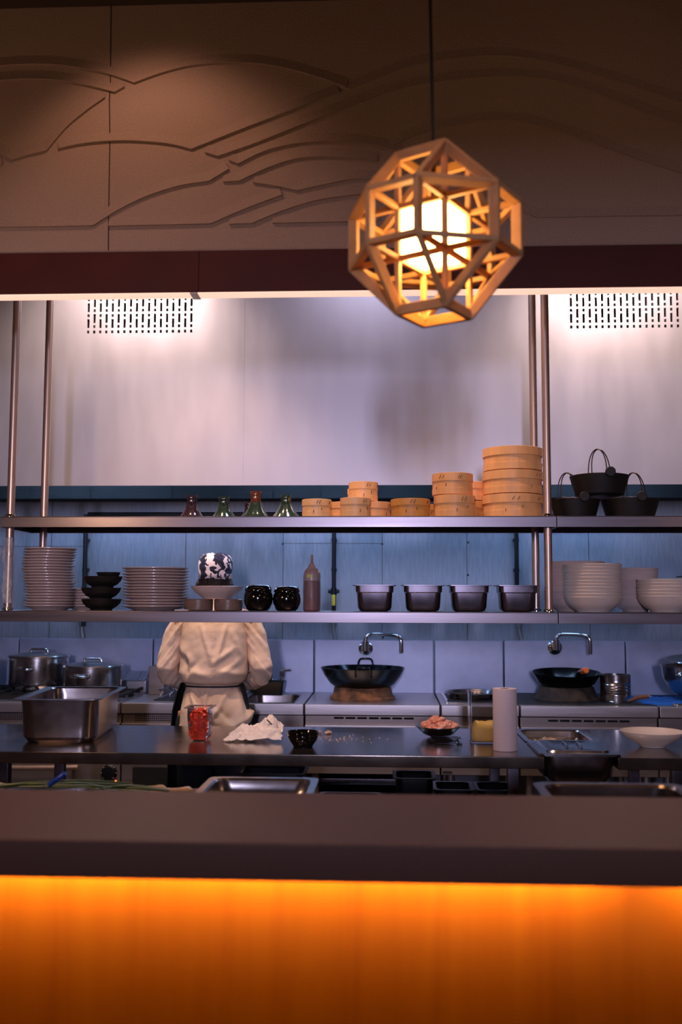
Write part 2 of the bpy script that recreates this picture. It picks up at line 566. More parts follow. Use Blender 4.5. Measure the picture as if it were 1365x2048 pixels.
# ------------------------------------------------------------------ extractor hood
ZH = az(970, Y_HOOD)
hood = thing('extractor_hood', 'huge brushed steel extractor hood above the cooking line', 'extractor hood', (0, Y_HOOD, ZH))
ztop = Z_CEIL - ZH - .001
vents = []
for x0, x1, ybot in ((171, 389, 671), (1137, 1363, 661)):
    vents.append((ax(x0, Y_HOOD, 640), ax(x1, Y_HOOD, 640), az(ybot, Y_HOOD, (x0 + x1) / 2) - ZH))
ZV1 = .62 + .52
fp = MB()
xs = [XL + .01] + [v for t in vents for v in t[:2]] + [XR - .01]
zv0 = min(v[2] for v in vents)
fp.box(xs[0], xs[-1], 0, .012, 0, zv0)
fp.box(xs[0], xs[-1], 0, .012, ZV1, ztop)
for a, b in ((xs[0], xs[1]), (xs[2], xs[3]), (xs[4], xs[5])):
    fp.box(a, b, 0, .012, zv0, ZV1)
fp.build('front_panel', 'hood', hood, fix=False)
for (a, b, zz0) in vents:
    v = MB()
    ncol = 18
    pitch = (b - a) / ncol
    sw = pitch * .36
    if zz0 > zv0:
        v.box(a, b, 0, .012, zv0, zz0)
    for c in range(ncol):
        cx = a + pitch * (c + .5)
        v.box(cx - pitch / 2, cx - sw / 2, 0, .012, zz0, ZV1)
        v.box(cx + sw / 2, cx + pitch / 2, 0, .012, zz0, ZV1)
        z = zz0
        holes, zc = [], zz0 + .013
        holes.append((zc, zc + .015))
        zc += .015 + .013
        k = c % 2
        while zc < ZV1 - .08:
            hl = .046 if k % 2 == 0 else .015
            holes.append((zc, zc + hl))
            zc += hl + .011
            k += 1
        for h0, h1 in holes:
            v.box(cx - sw / 2, cx + sw / 2, 0, .012, z, h0)
            z = h1
        v.box(cx - sw / 2, cx + sw / 2, 0, .012, z, ZV1)
    v.build('vent_grille', 'hood', hood, fix=False)
    MB().box(a - .02, b + .02, .03, .034, zv0 - .02, ZV1 + .02).build('vent_backing', 'dark', hood)
MB().box(XL + .01, XR - .01, .05, Y_WALL - Y_HOOD - .002, .34, .36).build('inner_ceiling', 'hood_dark', hood)
tr = MB().box(XL + .01, XR - .01, .86, Y_WALL - Y_HOOD - .002, .03, .2, .004)
tr.box(XL + .01, XR - .01, .84, .87, .02, .06, .003)
tr.build('grease_trough', 'hood_dark', hood)
for px in (55, 176, 341, 545, 640, 760, 900, 1010, 1210):
    x = ax(px, 5.75)
    MB().box(x - .003, x + .003, .834, .838, .03, .19).build('filter_joint', 'dark', hood)
for px in (488, 1092):
    x = ax(px, Y_HOOD, 800)
    MB().box(x - .0007, x + .0007, -.0006, .001, 0, ztop).build('sheet_seam', 'splash', hood)
for xc in (-1.75, -.35, 1.05):
    f = MB().box(xc - .5, xc + .5, .46, .56, .27, .34, .005).build('lamp_housing', 'hood_dark', hood)
    MB().tube([(xc - .46, .51, .25), (xc + .46, .51, .25)], .02, 12).build('lamp_tube', 'hood_tube', f)

# ------------------------------------------------------------------ pipes on the back wall
pp = thing('gas_pipe', 'black gas pipe rail with three drops on the back wall', 'pipe', (0, Y_WALL - .05, 0))
zr = az(1028, Y_WALL - .05)
MB().tube([(ax(172, 5.95), 0, zr), (ax(1080, 5.95), 0, zr)], .013).build('rail', 'pipe', pp)
for px, y1 in ((168, 1255), (668, 1222), (1035, 1180)):
    x = ax(px, 5.95)
    d = MB()
    d.tube([(x, 0, zr), (x, 0, az(y1, 5.95))], .013)
    for yy in (1080, 1140):
        d.box(x - .016, x + .016, .0, .05, az(yy, 5.95) - .01, az(yy, 5.95) + .01, .003)
    d.build('drop_pipe', 'pipe', pp)
gv = thing('gas_valve', 'black gas valve with yellow lever on the middle wall pipe', 'valve', (ax(668, 5.95), Y_WALL - .05, az(1183, 5.95)))
MB().tube([(-.034, 0, 0), (.034, 0, 0)], .011).tube([(0, 0, -.02), (0, 0, .02)], .019).build('body', 'pipe', gv)
MB().box(-.011, .011, -.034, -.026, -.085, -.02, .004).build('lever', 'yellow', gv)
for px, lab in ((163, 'thin grey water pipe on the wall above the left stove'), (668, 'thin grey water pipe on the wall behind the left wok'),
                (1040, 'brownish water pipe on the wall behind the paper roll')):
    x = ax(px, 5.97, 1260)
    w = MB().tube([(x, 5.97, az(1225, 5.97)), (x, 5.97, az(1262, 5.97)), (x + .01, 5.965, az(1279, 5.97))], .011)
    w.tube([(x, 5.97, az(1246, 5.97)), (x, 5.97, az(1252, 5.97))], .018)
    tag(w.build('water_pipe', 'grey_pipe'), lab, 'pipe', 'water pipes under the shelf')

# ------------------------------------------------------------------ cooking line
UX = [ax(p, Y_R1) for p in (43, 310, 505, 630, 868, 1006, 1248)]
UX = [XL + .1] + UX + [XR - .02]
ZS = az(1280, Y_R1)


def unit(k, name, label, cat, full=True, zbot=None):
    x0, x1 = UX[k] + .004, UX[k + 1] - .004
    u = thing(name, label, cat, ((x0 + x1) / 2, Y_R0, 0))
    hw = (x1 - x0) / 2
    zb_ = .12 if full else az(1551, Y_R0)
    MB().box(-hw, hw, .03, .72, zb_, Z_R - .06, .003).build('body', 'range_front', u)
    if k not in (3,):
        MB().box(-hw, hw, 0, .72, Z_R - .055, Z_R, .004).build('worktop', 'steel', u)
    MB().box(-hw, hw, .70, .74, Z_R - .05, ZS, .004).build('splashback', 'splash', u)
    for sx in (-1, 1):
        for yy in (.08, .66):
            MB().tube([(sx * (hw - .05), yy, 0), (sx * (hw - .05), yy, zb_ + .001)], .022, 12).build('leg', 'steel', u)
    return u, hw


def slots(u, n, cx, zc, w, pitch):
    s = MB()
    for i in range(n):
        x = cx + (i - (n - 1) / 2) * pitch
        s.rr([(x, 0, w / 2, .005, .0049, 0), (x, 0, w / 2, .005, .0049, .003)], n=4)
    o = s.build('vent_slot', 'dark', u)
    o.rotation_euler = (PI / 2, 0, 0)
    o.location = (0, .030, zc)
    return o


def dots(u, x0, x1, zc):
    s = MB()
    nx = int((x1 - x0) / .011)
    for i in range(nx):
        for j in range(4):
            x, z = x0 + i * .011, zc + (j - 1.5) * .011
            s.box(x - .003, x + .003, .028, .031, z - .003, z + .003)
    return s.build('vent_grid', 'dark', u)


def lip(u, hw, y=1453):
    z = az(y, Y_R0)
    return MB().box(-hw, hw, .004, .05, z - .016, z + .004, .003).build('lower_rail', 'steel', u)


def grate(u, cx, cy, w, d, zz):
    g = MB()
    for i in range(5):
        x = cx - w / 2 + w * i / 4
        g.box(x - .006, x + .006, cy - d / 2, cy + d / 2, zz + .02, zz + .035)
    for j in range(3):
        y = cy - d / 2 + d * j / 2
        g.box(cx - w / 2, cx + w / 2, y - .006, y + .006, zz + .008, zz + .03)
    for sx in (-1, 1):
        for sy in (-1, 1):
            g.box(cx + sx * (w / 2 - .01) - .008, cx + sx * (w / 2 - .01) + .008, cy + sy * (d / 2 - .01) - .008, cy + sy * (d / 2 - .01) + .008, zz, zz + .03)
    g.lathe([(.0, .012), (.045, .012), (.05, 0)], (cx, cy, zz), 20)
    return g.build('burner_grate', 'black_iron', u)


# far left stove
u, hw = unit(0, 'stove', 'steel stove cut off by the left edge of the picture', 'stove')
for cy in (.2, .53):
    grate(u, hw - .2, cy, .34, .28, Z_R)
lip(u, hw)
# stove with the two stock pots
u, hw = unit(1, 'stove', 'steel gas stove under the two lidded stock pots on the left', 'stove')
for cx in (-.22, .2):
    for cy in (.19, .5):
        grate(u, cx, cy, .36, .28, Z_R)
dots(u, -hw + .03, -.03, az(1440, Y_R0))
lip(u, hw)
rg = MB()
for i in range(15):
    x = hw - .19 + i * .0125
    rg.tube([(x, .55, Z_R + .07), (x + .002, .69, Z_R + .115)], .0045, 6)
rg.box(hw - .2, hw - .002, .56, .69, Z_R, Z_R + .07, .004)
rg.build('flue_grille', 'steel', u)
dr = MB().box(-hw + .02, hw - .1, .018, .032, .2, az(1532, Y_R0), .004).build('oven_door', 'range_front', u)
zz = az(1543, Y_R0)
xh0, xh1 = -hw + .06, ax(167, Y_R0) - u.location.x
hd = MB().tube([(xh0, -.02, zz), ((xh0 + xh1) / 2, -.028, zz + .002), (xh1, -.02, zz + .006)], .014, 10)
for xx in (xh0 + .03, xh1 - .03):
    hd.tube([(xx, -.02, zz + .003), (xx, .022, zz + .003)], .009, 8)
hd.build('door_handle', 'post', dr)
xk = ax(224, Y_R0) - u.location.x
kn = MB().lathe([(.042, 0), (.042, .012), (.036, .016), (.033, .03), (0, .032)], seg=28, mtx=Matrix.Translation((xk, .030, az(1553, Y_R0))) @ Matrix.Rotation(PI / 2, 4, 'X'))
kn = kn.build('control_knob', 'black_plastic', u)
mk = MB()
for a in range(0, 360, 45):
    mk.box(-.0025, .0025, -.003, .003, .036, .04, mtx=Matrix.Translation((xk, .018, az(1553, Y_R0))) @ Matrix.Rotation(R(a), 4, 'Y'))
mk.build('dial_mark', 'white', kn)
MB().lathe([(.005, 0), (.005, .004), (0, .006)], seg=12, mtx=Matrix.Translation((xk + .034, .030, az(1571, Y_R0))) @ Matrix.Rotation(PI / 2, 4, 'X')).build('pilot_light', 'red_lamp', u)
xs_ = ax(202, Y_R0) - u.location.x
MB().box(xs_ - .003, xs_ + .003, .027, .031, .2, az(1535, Y_R0)).build('door_gap', 'dark', u)
# fryer
u, hw = unit(2, 'deep_fryer', 'steel deep fryer station at the cook\'s left elbow', 'fryer')
dots(u, -hw + .07, .04, az(1440, Y_R0))
lip(u, hw)
MB().box(-hw + .03, -hw + .12, .45, .6, Z_R, Z_R + .16, .006).build('control_head', 'range_front', u)
MB().box(-hw + .14, hw - .05, .12, .6, Z_R + .0005, Z_R + .006, .002).build('oil_well', 'black_iron', u)
bk = MB()
for i in range(6):
    bk.tube([(-hw + .16 + i * .05, .2, Z_R + .05), (-hw + .16 + i * .05, .2, Z_R + .008), (-hw + .16 + i * .05, .5, Z_R + .008), (-hw + .16 + i * .05, .5, Z_R + .05)], .0025, 6)
for yy in (.2, .5):
    bk.tube([(-hw + .15, yy, Z_R + .05), (-hw + .42, yy, Z_R + .05)], .004, 6)
for xx in (-hw + .15, -hw + .42):
    bk.tube([(xx, .2, Z_R + .05), (xx, .5, Z_R + .05)], .004, 6)
bk.tube([(-hw + .24, .2, Z_R + .05), (-hw + .24, .05, Z_R + .075)], .006, 8)
bk.build('fry_basket', 'chrome', u)
MB().box(-hw + .06, hw - .04, .02, .034, .16, az(1541, Y_R0), .003).build('door', 'dark', u)
# sink
u, hw = unit(3, 'sink_unit', 'steel sink unit with open basin between cook and left wok', 'sink')
w = MB()
w.box(-hw, hw, 0, .06, Z_R - .055, Z_R, .003)
w.box(-hw, hw, .56, .72, Z_R - .055, Z_R, .003)
w.box(-hw, -hw + .03, .055, .565, Z_R - .055, Z_R)
w.box(hw - .05, hw, .055, .565, Z_R - .055, Z_R)
w.build('worktop', 'steel', u)
bx0, bx1 = -hw + .03, hw - .05
cx = (bx0 + bx1) / 2
hx = (bx1 - bx0) / 2
MB().rr([(cx, .31, hx, .25, .03, Z_R + .002), (cx, .31, hx - .012, .238, .05, Z_R - .004), (cx, .31, hx - .018, .23, .06, Z_R - .16), (cx, .31, hx - .06, .19, .06, Z_R - .18)], False, True).build('basin', 'pan', u)
# wok ranges and filler
u, hw = unit(4, 'wok_range', 'steel wok range holding the large black wok with two loop handles', 'wok range', False)
slots(u, 7, ax(748, Y_R0) - u.location.x, az(1438, Y_R0), .052, .0605)
lip(u, hw)
for z in (.2, .38, .5):
    MB().box(-hw + .05, hw - .05, .1, .6, z, z + .02, .003).build('tray_shelf', 'pan_dark', u)
u, hw = unit(5, 'filler_unit', 'narrow steel worktop unit between the two wok ranges', 'worktop unit', False)
MB().box(-hw + .04, hw - .05, .1, .6, Z_R + .0005, Z_R + .006, .002).build('recessed_hob', 'black_iron', u)
fr = MB().box(-hw + .04, hw - .05, .085, .105, Z_R, Z_R + .01, .002)
fr.box(-hw + .03, -hw + .045, .085, .6, Z_R, Z_R + .01, .002).build('hob_frame', 'chrome', u)
slots(u, 1, -hw + .03, az(1553, Y_R0) + .02, .05, .06)
lip(u, hw)
u, hw = unit(6, 'wok_range', 'steel wok range holding the smaller wok with a wooden handle', 'wok range', False)
slots(u, 7, ax(1176, Y_R0) - u.location.x, az(1440, Y_R0), .052, .0605)
MB().box(-hw + .002, hw - .002, .07, .69, Z_R + .0005, Z_R + .005, .002).build('hob_plate', 'black_iron', u)
lip(u, hw)
u, hw = unit(7, 'worktop_unit', 'steel worktop unit with a drop-in pan at the right edge', 'worktop unit', False)
MB().rr([(-hw + .28, .3, .2, .24, .03, Z_R + .012), (-hw + .28, .3, .2, .24, .03, Z_R + .003), (-hw + .28, .3, .16, .2, .03, Z_R + .003)], False, True).build('pan_rim', 'chrome', u)

# wall faucets above the wok ranges
def faucet(px, py, x2, y2, yt, lab):
    b = at(px, py, Y_R0 + .699)
    f = thing('wall_faucet', lab, 'faucet', b, 0, 'swivel faucets over the woks')
    Mx = Matrix.Rotation(PI / 2, 4, 'X')
    MB().lathe([(.042, 0), (.042, .008), (.036, .014), (.018, .018), (.018, .05), (0, .052)], seg=28, mtx=Mx).build('wall_flange', 'chrome', f)
    e = at(x2, y2, Y_R1 - .16) - b
    zt = at(px, yt, Y_R1 - .06).z - b.z
    x0 = .0
    p = [(x0, -.04, 0), (x0, -.06, .02), (x0, -.06, zt * .6), (x0 + .01, -.062, zt * .88), (x0 + .035, -.065, zt), (e.x * .5, -.105, zt + .002), (e.x - .03, -.15, zt - .004), (e.x - .006, -.158, zt - .02), (e.x, -.16, zt - .05), (e.x, -.16, e.z)]
    sp = smooth(p, 4)
    MB().tube(sp, .0125, 12).build('spout', 'chrome', f)
    MB().tube([(0, -.06, -.012), (0, -.06, .045)], .02, 14).build('swivel_collar', 'chrome', f)


faucet(732, 1297, 803, 1305, 1268, 'chrome swivel wall faucet above the large wok on the left')
faucet(1110, 1295, 1180, 1308, 1268, 'chrome swivel wall faucet above the wok with the wooden handle')
# sink tap
tp = thing('sink_tap', 'chrome two-handled bridge tap standing behind the sink', 'faucet', (ax(545, 5.8), 5.8, Z_R))
for sx, zt in ((-.075, .12), (.06, .125)):
    MB().tube([(sx, 0, 0), (sx, 0, zt - .03)], .009, 10).build('pillar', 'chrome', tp)
    MB().tube([(sx, 0, zt - .035), (sx, 0, zt)], .016, 12).build('valve_body', 'chrome', tp)
    MB().tube([(sx - .01, 0, zt + .006), (sx + .05, -.01, zt + .01)], .007, 8).build('lever', 'chrome', tp)
MB().tube([(-.075, 0, .07), (.06, 0, .07)], .011, 10).build('bridge', 'chrome', tp)
MB().tube(smooth([(0, 0, .07), (0, -.03, .12), (0, -.1, .14), (0, -.16, .12), (0, -.165, .09)], 4), .009, 10).build('spout', 'chrome', tp)
pn = MB().rr([(0, 0, .085, .05, .015, 0), (0, 0, .095, .06, .015, .075), (0, 0, .098, .063, .015, .078), (0, 0, .088, .053, .012, .072), (0, 0, .08, .045, .012, .006)]).build('tub', 'black_plastic', loc=(ax(534, 5.62), 5.715, Z_R))
tag(pn, 'small black tub standing behind the sink basin by the tap', 'tub')


# ------------------------------------------------------------------ woks, pots and things on the cooking line
def wok_ring(x, y, r0, r1, h, m, lab):
    t = MB().lathe([(r1 - .03, h), (r1, h), (r1 + .004, h - .01), (r0 - .012, .02), (r0, .012), (r0, 0), (r0 - .04, 0), (r1 - .03, h)], seg=48)
    for v in t.bm.verts:
        v.co += Vector((1, 1, .3)) * .006 * noise.noise(v.co * 22)
        v.co.z = max(v.co.z, 0)
    o = t.build('wok_ring', m, loc=(x, y, Z_R + .001))
    return tag(o, lab, 'wok ring', 'wok rings on the ranges')


def arc(c, r, h, a0, a1, n, ax1, ax2):
    return [Vector(c) + Vector(ax1) * r * math.cos(a0 + (a1 - a0) * i / n) + Vector(ax2) * h * math.sin(a0 + (a1 - a0) * i / n) for i in range(n + 1)]


YW = 5.53
xw = ax(726, YW)
wok_ring(xw, YW, .178, .148, .075, 'wok_ring', 'scorched orange brown wok ring under the large wok on the left')
zrw = az(1336, YW) - (Z_R + .03)
wk = thing('wok', 'large black wok with two loop handles on the left wok range', 'wok', (xw, YW, Z_R + .032))
rw = .232
prof = [(0, 0), (.08, .005), (.135, .022), (.18, .054), (.21, .095), (rw, zrw), (rw - .004, zrw + .002), (.205, .098), (.175, .059), (.13, .028), (.075, .011), (0, .007)]
MB().lathe(prof, seg=64).build('bowl', 'wok', wk)
for sy, dz in ((-1, -.03), (1, -.01)):
    o_ = Vector((.01, sy * (rw - .02 if sy < 0 else rw - .01), zrw + dz))
    pts = [o_ + Vector((-.04, sy * -.012, -.01)), o_ + Vector((-.042, sy * .015, .012)), o_ + Vector((-.032, sy * .028, .04)), o_ + Vector((0, sy * .032, .044)), o_ + Vector((.032, sy * .028, .04)), o_ + Vector((.042, sy * .015, .012)), o_ + Vector((.04, sy * -.012, -.01))]
    MB().tube(smooth(pts, 4), .0055, 8).build('loop_handle', 'wok', wk)
xw = ax(1131, YW)
wok_ring(xw, YW, .175, .14, .075, 'rust', 'sooty grey wok ring under the wok with the wooden handle')
wk = thing('wok', 'smaller black wok with wooden handle pointing to the viewer', 'wok', (xw, YW, Z_R + .045))
rw, zrw = .186, .105
tilt = Matrix.Rotation(R(4), 4, 'X')
prof = [(0, 0), (.06, .004), (.11, .02), (.15, .05), (rw, zrw), (rw - .003, zrw + .002), (.146, .054), (.106, .026), (.058, .01), (0, .006)]
MB().lathe(prof, seg=56, mtx=tilt).build('bowl', 'wok', wk)
hnd = MB().tube([(.028, -.16, .085), (.033, -.2, .115), (.036, -.26, .128)], [.012, .013, .015], 12).build('handle_socket', 'wok', wk)
MB().tube([(.036, -.255, .127), (.038, -.34, .137), (.039, -.355, .1385), (.039, -.36, .139)], [.014, .016, .0155, .012], 14).build('wooden_grip', 'wood_handle', wk)


def stockpot(x, y, r, h, lab, lid=True, handle_ang=(0, 180), hdl=None):
    p = thing('stock_pot', lab, 'pot', (x, y, Z_R + .037), 0, 'stainless pots on the stoves')
    MB().lathe([(0, 0), (r * .9, 0), (r * .97, .012), (r, .03), (r, h - .004), (r + .008, h), (r + .008, h + .004), (r - .004, h + .002), (r - .005, .03), (r * .9, .008), (0, .006)], seg=56).build('body', 'pot', p)
    for a in handle_ang:
        d = Vector((math.cos(R(a)), math.sin(R(a)), 0))
        s = Vector((-d.y, d.x, 0))
        c = d * r + Vector((0, 0, h * .66))
        pts = [c - s * .045, c - s * .043 + d * .022, c - s * .03 + d * .034, c + s * .03 + d * .034, c + s * .043 + d * .022, c + s * .045]
        hm = MB().tube(smooth([tuple(q) for q in pts], 4), .0065, 10)
        for sg in (-1, 1):
            q = c + s * .045 * sg
            hm.tube([q - d * .004, q + d * .008], .013, 12)
        hm.build('side_handle', 'chrome', p)
    if lid:
        l = MB().lathe([(r + .006, 0), (r + .004, .006), (r * .7, .016), (r * .3, .024), (0, .026), (0, .022), (r * .7, .012), (r, 0)], (0, 0, h + .004), seg=56).build('lid', 'pot', p)
        MB().tube(smooth([(-.05, 0, h + .024), (-.045, 0, h + .038), (-.03, 0, h + .042), (.03, 0, h + .042), (.045, 0, h + .038), (.05, 0, h + .024)], 4), .007, 10).build('lid_handle', 'chrome', l)
    return p


stockpot(ax(82, 5.62), 5.62, .162, .175, 'deep lidded steel stock pot second from the left on the stoves', True, (80, 260))
stockpot(ax(189, 5.5), 5.5, .158, .13, 'lidded steel stock pot beside the flue grille with handle facing front', True, (262, 82))
stockpot(ax(-62, 5.56), 5.56, .165, .15, 'steel stock pot cut off at the left edge of the picture', True, (250, 70))

# round drain lid on the filler hob
t = thing('steamer_plate', 'round steel tray with dark grid lying on the hob behind the clear canister', 'tray', (ax(945, 5.55), 5.55, Z_R + .0072))
MB().lathe([(0, .004), (.13, .004), (.146, .03), (.152, .032), (.152, .036), (.14, .034), (.126, 0), (0, 0)], seg=48).build('tray', 'pot', t)
g = MB()
for i in range(-4, 5):
    g.box(i * .026 - .003, i * .026 + .003, -.11, .11, .0045, .016)
for i in (-3, 0, 3):
    g.box(-.115, .115, i * .03 - .003, i * .03 + .003, .0045, .012)
g.build('grid', 'black_iron', t)
# tin can
yc = 5.42
rib = []
for i in range(29):
    z = .006 + .13 * i / 28
    rib.append((.079 + (.0016 * math.sin(i * 2.2) if 6 < i < 22 else 0), z))
t = MB().lathe([(0, .004), (.078, .004), (.081, 0), (.081, .004)] + rib + [(.081, .138), (.081, .142), (.077, .142), (.077, .02), (0, .02)], seg=48).build('tin_can', 'pot', loc=(ax(1228, yc), yc, Z_R + .006))
tag(t, 'ribbed open steel can beside the wok with the wooden handle', 'can')
# blue cloth and the pot on it
cl = MB()
xa, xb = ax(1270, 5.42), ax(1372, 5.42) + .1
rings = []
for i in range(22):
    row = []
    for j in range(14):
        x = xa + (xb - xa) * i / 21
        y = 5.28 + .36 * j / 13
        z = Z_R + .018 + .012 * noise.noise(Vector((x * 16, y * 14, 3))) + .006 * noise.noise(Vector((x * 50, y * 40, 9)))
        e = min(i, 21 - i, j, 13 - j)
        z = min(z, Z_R + .001 + .008 * e + .002) if e < 3 else z
        row.append(Vector((x, y, max(z, Z_R + .001))))
    rings.append(row)
cl.loft(rings, False, False, closed=False)
o = cl.build('kitchen_cloth', 'blue_cloth', fix=False)
sol = o.modifiers.new('t', 'SOLIDIFY')
sol.thickness = .003
sol.offset = 1
tag(o, 'bright blue folded kitchen cloth under the mixing bowl at right', 'cloth')
xb = ax(1390, 5.5)
t = thing('mixing_bowl', 'deep steel mixing bowl on the blue cloth at the right edge', 'bowl', (xb, 5.46, Z_R + .034))
MB().lathe([(0, 0), (.1, 0), (.15, .03), (.185, .09), (.195, .155), (.202, .158), (.202, .162), (.19, .158), (.18, .092), (.146, .036), (.1, .006), (0, .006)], seg=56).build('bowl', 'pot', t)
MB().tube(smooth([(-.12, -.152, .115), (-.135, -.175, .12), (-.15, -.172, .12), (-.155, -.125, .115)], 4), .006, 8).build('handle', 'chrome', t)
t = MB().lathe([(0, .002), (.09, .002), (.16, .03), (.17, .034), (.168, .038), (.155, .034), (.09, .008), (0, .008)], seg=48).build('steel_dish', 'pot', loc=(xb + .0, 5.46, Z_R + .196))
t.rotation_euler = (R(5), R(-3), 0)
tag(t, 'shallow steel dish resting on top of the mixing bowl at right', 'dish')
t = MB().tube([(0, 0, 0), (.05, -.02, .022), (.1, -.03, .03)], [.006, .011, .012], 10).build('wooden_brush', 'stitch', loc=(ax(1252, 5.3), 5.3, Z_R + .018))
tag(t, 'short brown wooden brush handle lying beside the ribbed can', 'brush')

# ------------------------------------------------------------------ the pass table (two pieces with a gap for drop-in pans)
GX0, GX1 = ax(1090, Y_T0, 1511), ax(1237, Y_T0, 1511)


def table(x0, x1, lab, legs):
    t = thing('steel_table', lab, 'table', ((x0 + x1) / 2, Y_T0, 0))
    ox = (x0 + x1) / 2
    hw = (x1 - x0) / 2
    MB().box(-hw, hw, 0, Y_T1 - Y_T0, Z_T - .041, Z_T, .003).build('tabletop', 'steel_top', t)
    for lx in legs:
        for yy in (.06, .68):
            MB().box(lx - ox - .02, lx - ox + .02, yy - .02, yy + .02, .0, Z_T - .040, .003).build('leg', 'pan_dark', t)
    MB().box(-hw + .03, hw - .03, .03, Y_T1 - Y_T0 - .03, .52, .55, .003).build('undershelf', 'steel', t)
    return t


LEGX = ax(20, Y_T0 + .06)
table(XL + .02, GX0, 'long steel pass table under the shelves in the middle of the kitchen', (LEGX, ax(1022, Y_T0 + .06)))
table(GX1, XR - .02, 'short steel pass table at right holding the wide white bowl', (ax(1345, Y_T0 + .06), XR - .15))


def gn(name, w, d, h, m, rim=.014, r=.045, taper=.94, parent=None, loc=None):
    """gastronorm pan, rim at z=h"""
    hx, hy = w / 2, d / 2
    rings = [(0, 0, hx, hy, r * .55, h - .003), (0, 0, hx, hy, r * .55, h), (0, 0, hx - rim, hy - rim, r * .8, h), (0, 0, hx - rim - .004, hy - rim - .004, r * .8, h - .006),
             (0, 0, (hx - rim) * .985, (hy - rim) * .985, r, h - .03), (0, 0, (hx - rim) * taper, (hy - rim) * taper, r, .022), (0, 0, (hx - rim) * taper - .014, (hy - rim) * taper - .014, r, .004)]
    outer = [(0, 0, hx, hy, r * .55, h - .003), (0, 0, hx - rim, hy - rim, r * .8, h - .005), (0, 0, (hx - rim) * .985 + .002, (hy - rim) * .985 + .002, r, h - .032),
             (0, 0, (hx - rim) * taper + .002, (hy - rim) * taper + .002, r, .02), (0, 0, (hx - rim) * taper - .012, (hy - rim) * taper - .012, r, 0)]
    b = MB().rr(rings, False, True)
    b.rr(outer, False, True)
    return b.build(name, m, parent, 30, loc, fix=False)


# big pan on the left of the table (long side pointing away)
p = gn('gastronorm_pan', .335, .56, .165, 'pan', rim=.022, r=.06, taper=.95)
cxp = ax(137, 3.95)
p.location = (-1.263, 3.985, Z_T + .001)
p.rotation_euler = (0, 0, R(4.9))
tag(p, 'large deep empty steel pan on the left of the long pass table', 'pan')

# drop-in pans in the gap
gxc = (GX0 + GX1) / 2
gw = GX1 - GX0 + .034
p1 = gn('gastronorm_pan', gw, .345, .1, 'pan', rim=.02, r=.045)
p1.location = (gxc, Y_T0 + .176, Z_T + .002 - .097)
tag(p1, 'covered steel pan hanging in the gap at the front of the tables', 'pan', 'pans hung between the two tables')
p2 = gn('gastronorm_pan', gw, .37, .065, 'pan', rim=.02, r=.045)
p2.location = (gxc, Y_T0 + .537, Z_T + .002 - .062)
tag(p2, 'open steel pan of noodles hanging in the gap behind the covered pan', 'pan', 'pans hung between the two tables')
ZL = .1005
hx, hy = gw / 2 - .002, .17
l = MB().rr([(0, 0, hx, hy, .02, ZL), (0, 0, hx, hy, .02, ZL + .004), (0, 0, hx - .03, hy - .03, .03, ZL + .005), (0, 0, hx - .035, hy - .035, .03, ZL + .011), (0, 0, hx - .05, hy - .05, .03, ZL + .011), (0, 0, hx - .06, hy - .06, .03, ZL + .007)]).build('lid', 'pan', p1)
for sx in (-.025, .025):
    MB().tube(smooth([(sx, -.05, ZL + .008), (sx, -.045, ZL + .013), (sx, 0, ZL + .015), (sx, .045, ZL + .013), (sx, .05, ZL + .008)], 3), .006, 8, .5).build('strap_handle', 'chrome', l)
nd = MB()
rnd = random.Random(3)
for i in range(150):
    a = rnd.random() * 2 * PI
    rr_ = rnd.random() ** .6
    cx_, cy_ = rr_ * .085 * math.cos(a), rr_ * .1 * math.sin(a)
    h0 = .045 * (1 - rr_ ** 2) * rnd.random() + .004
    ln = .012 + .018 * rnd.random()
    th = rnd.random() * 2 * PI
    pts = []
    for k in range(6):
        f = k / 5 * 2.4 * PI
        pts.append((cx_ + ln * math.cos(th + f) * .8, cy_ + ln * math.sin(th + f), h0 + .007 * math.sin(f * 2 + a)))
    nd.tube(smooth(pts, 2), .0022, 5)
nd.lathe([(0, .034), (.04, .03), (.07, .016), (.085, .002), (0, 0)], seg=24)
o = nd.build('noodle', 'noodle', loc=(gxc - .02, Y_T0 + .56, Z_T + .002 - .057))
tag(o, 'heap of pale yellow noodles in the open drop-in pan', 'noodles', kind='stuff')

# white shallow bowl
o = MB().lathe([(r_ * .735, z_ * .85) for r_, z_ in ((0, .004), (.05, .004), (.055, 0), (.062, 0), (.068, .008), (.13, .04), (.158, .064), (.16, .068), (.156, .068), (.127, .046), (.06, .014), (0, .012))], seg=64)
xb = ax(1302, 3.78)
t = thing('serving_bowl', 'wide shallow white bowl on the right pass table', 'bowl', (xb, 3.80, Z_T + .001))
o.build('dish', 'white', t)

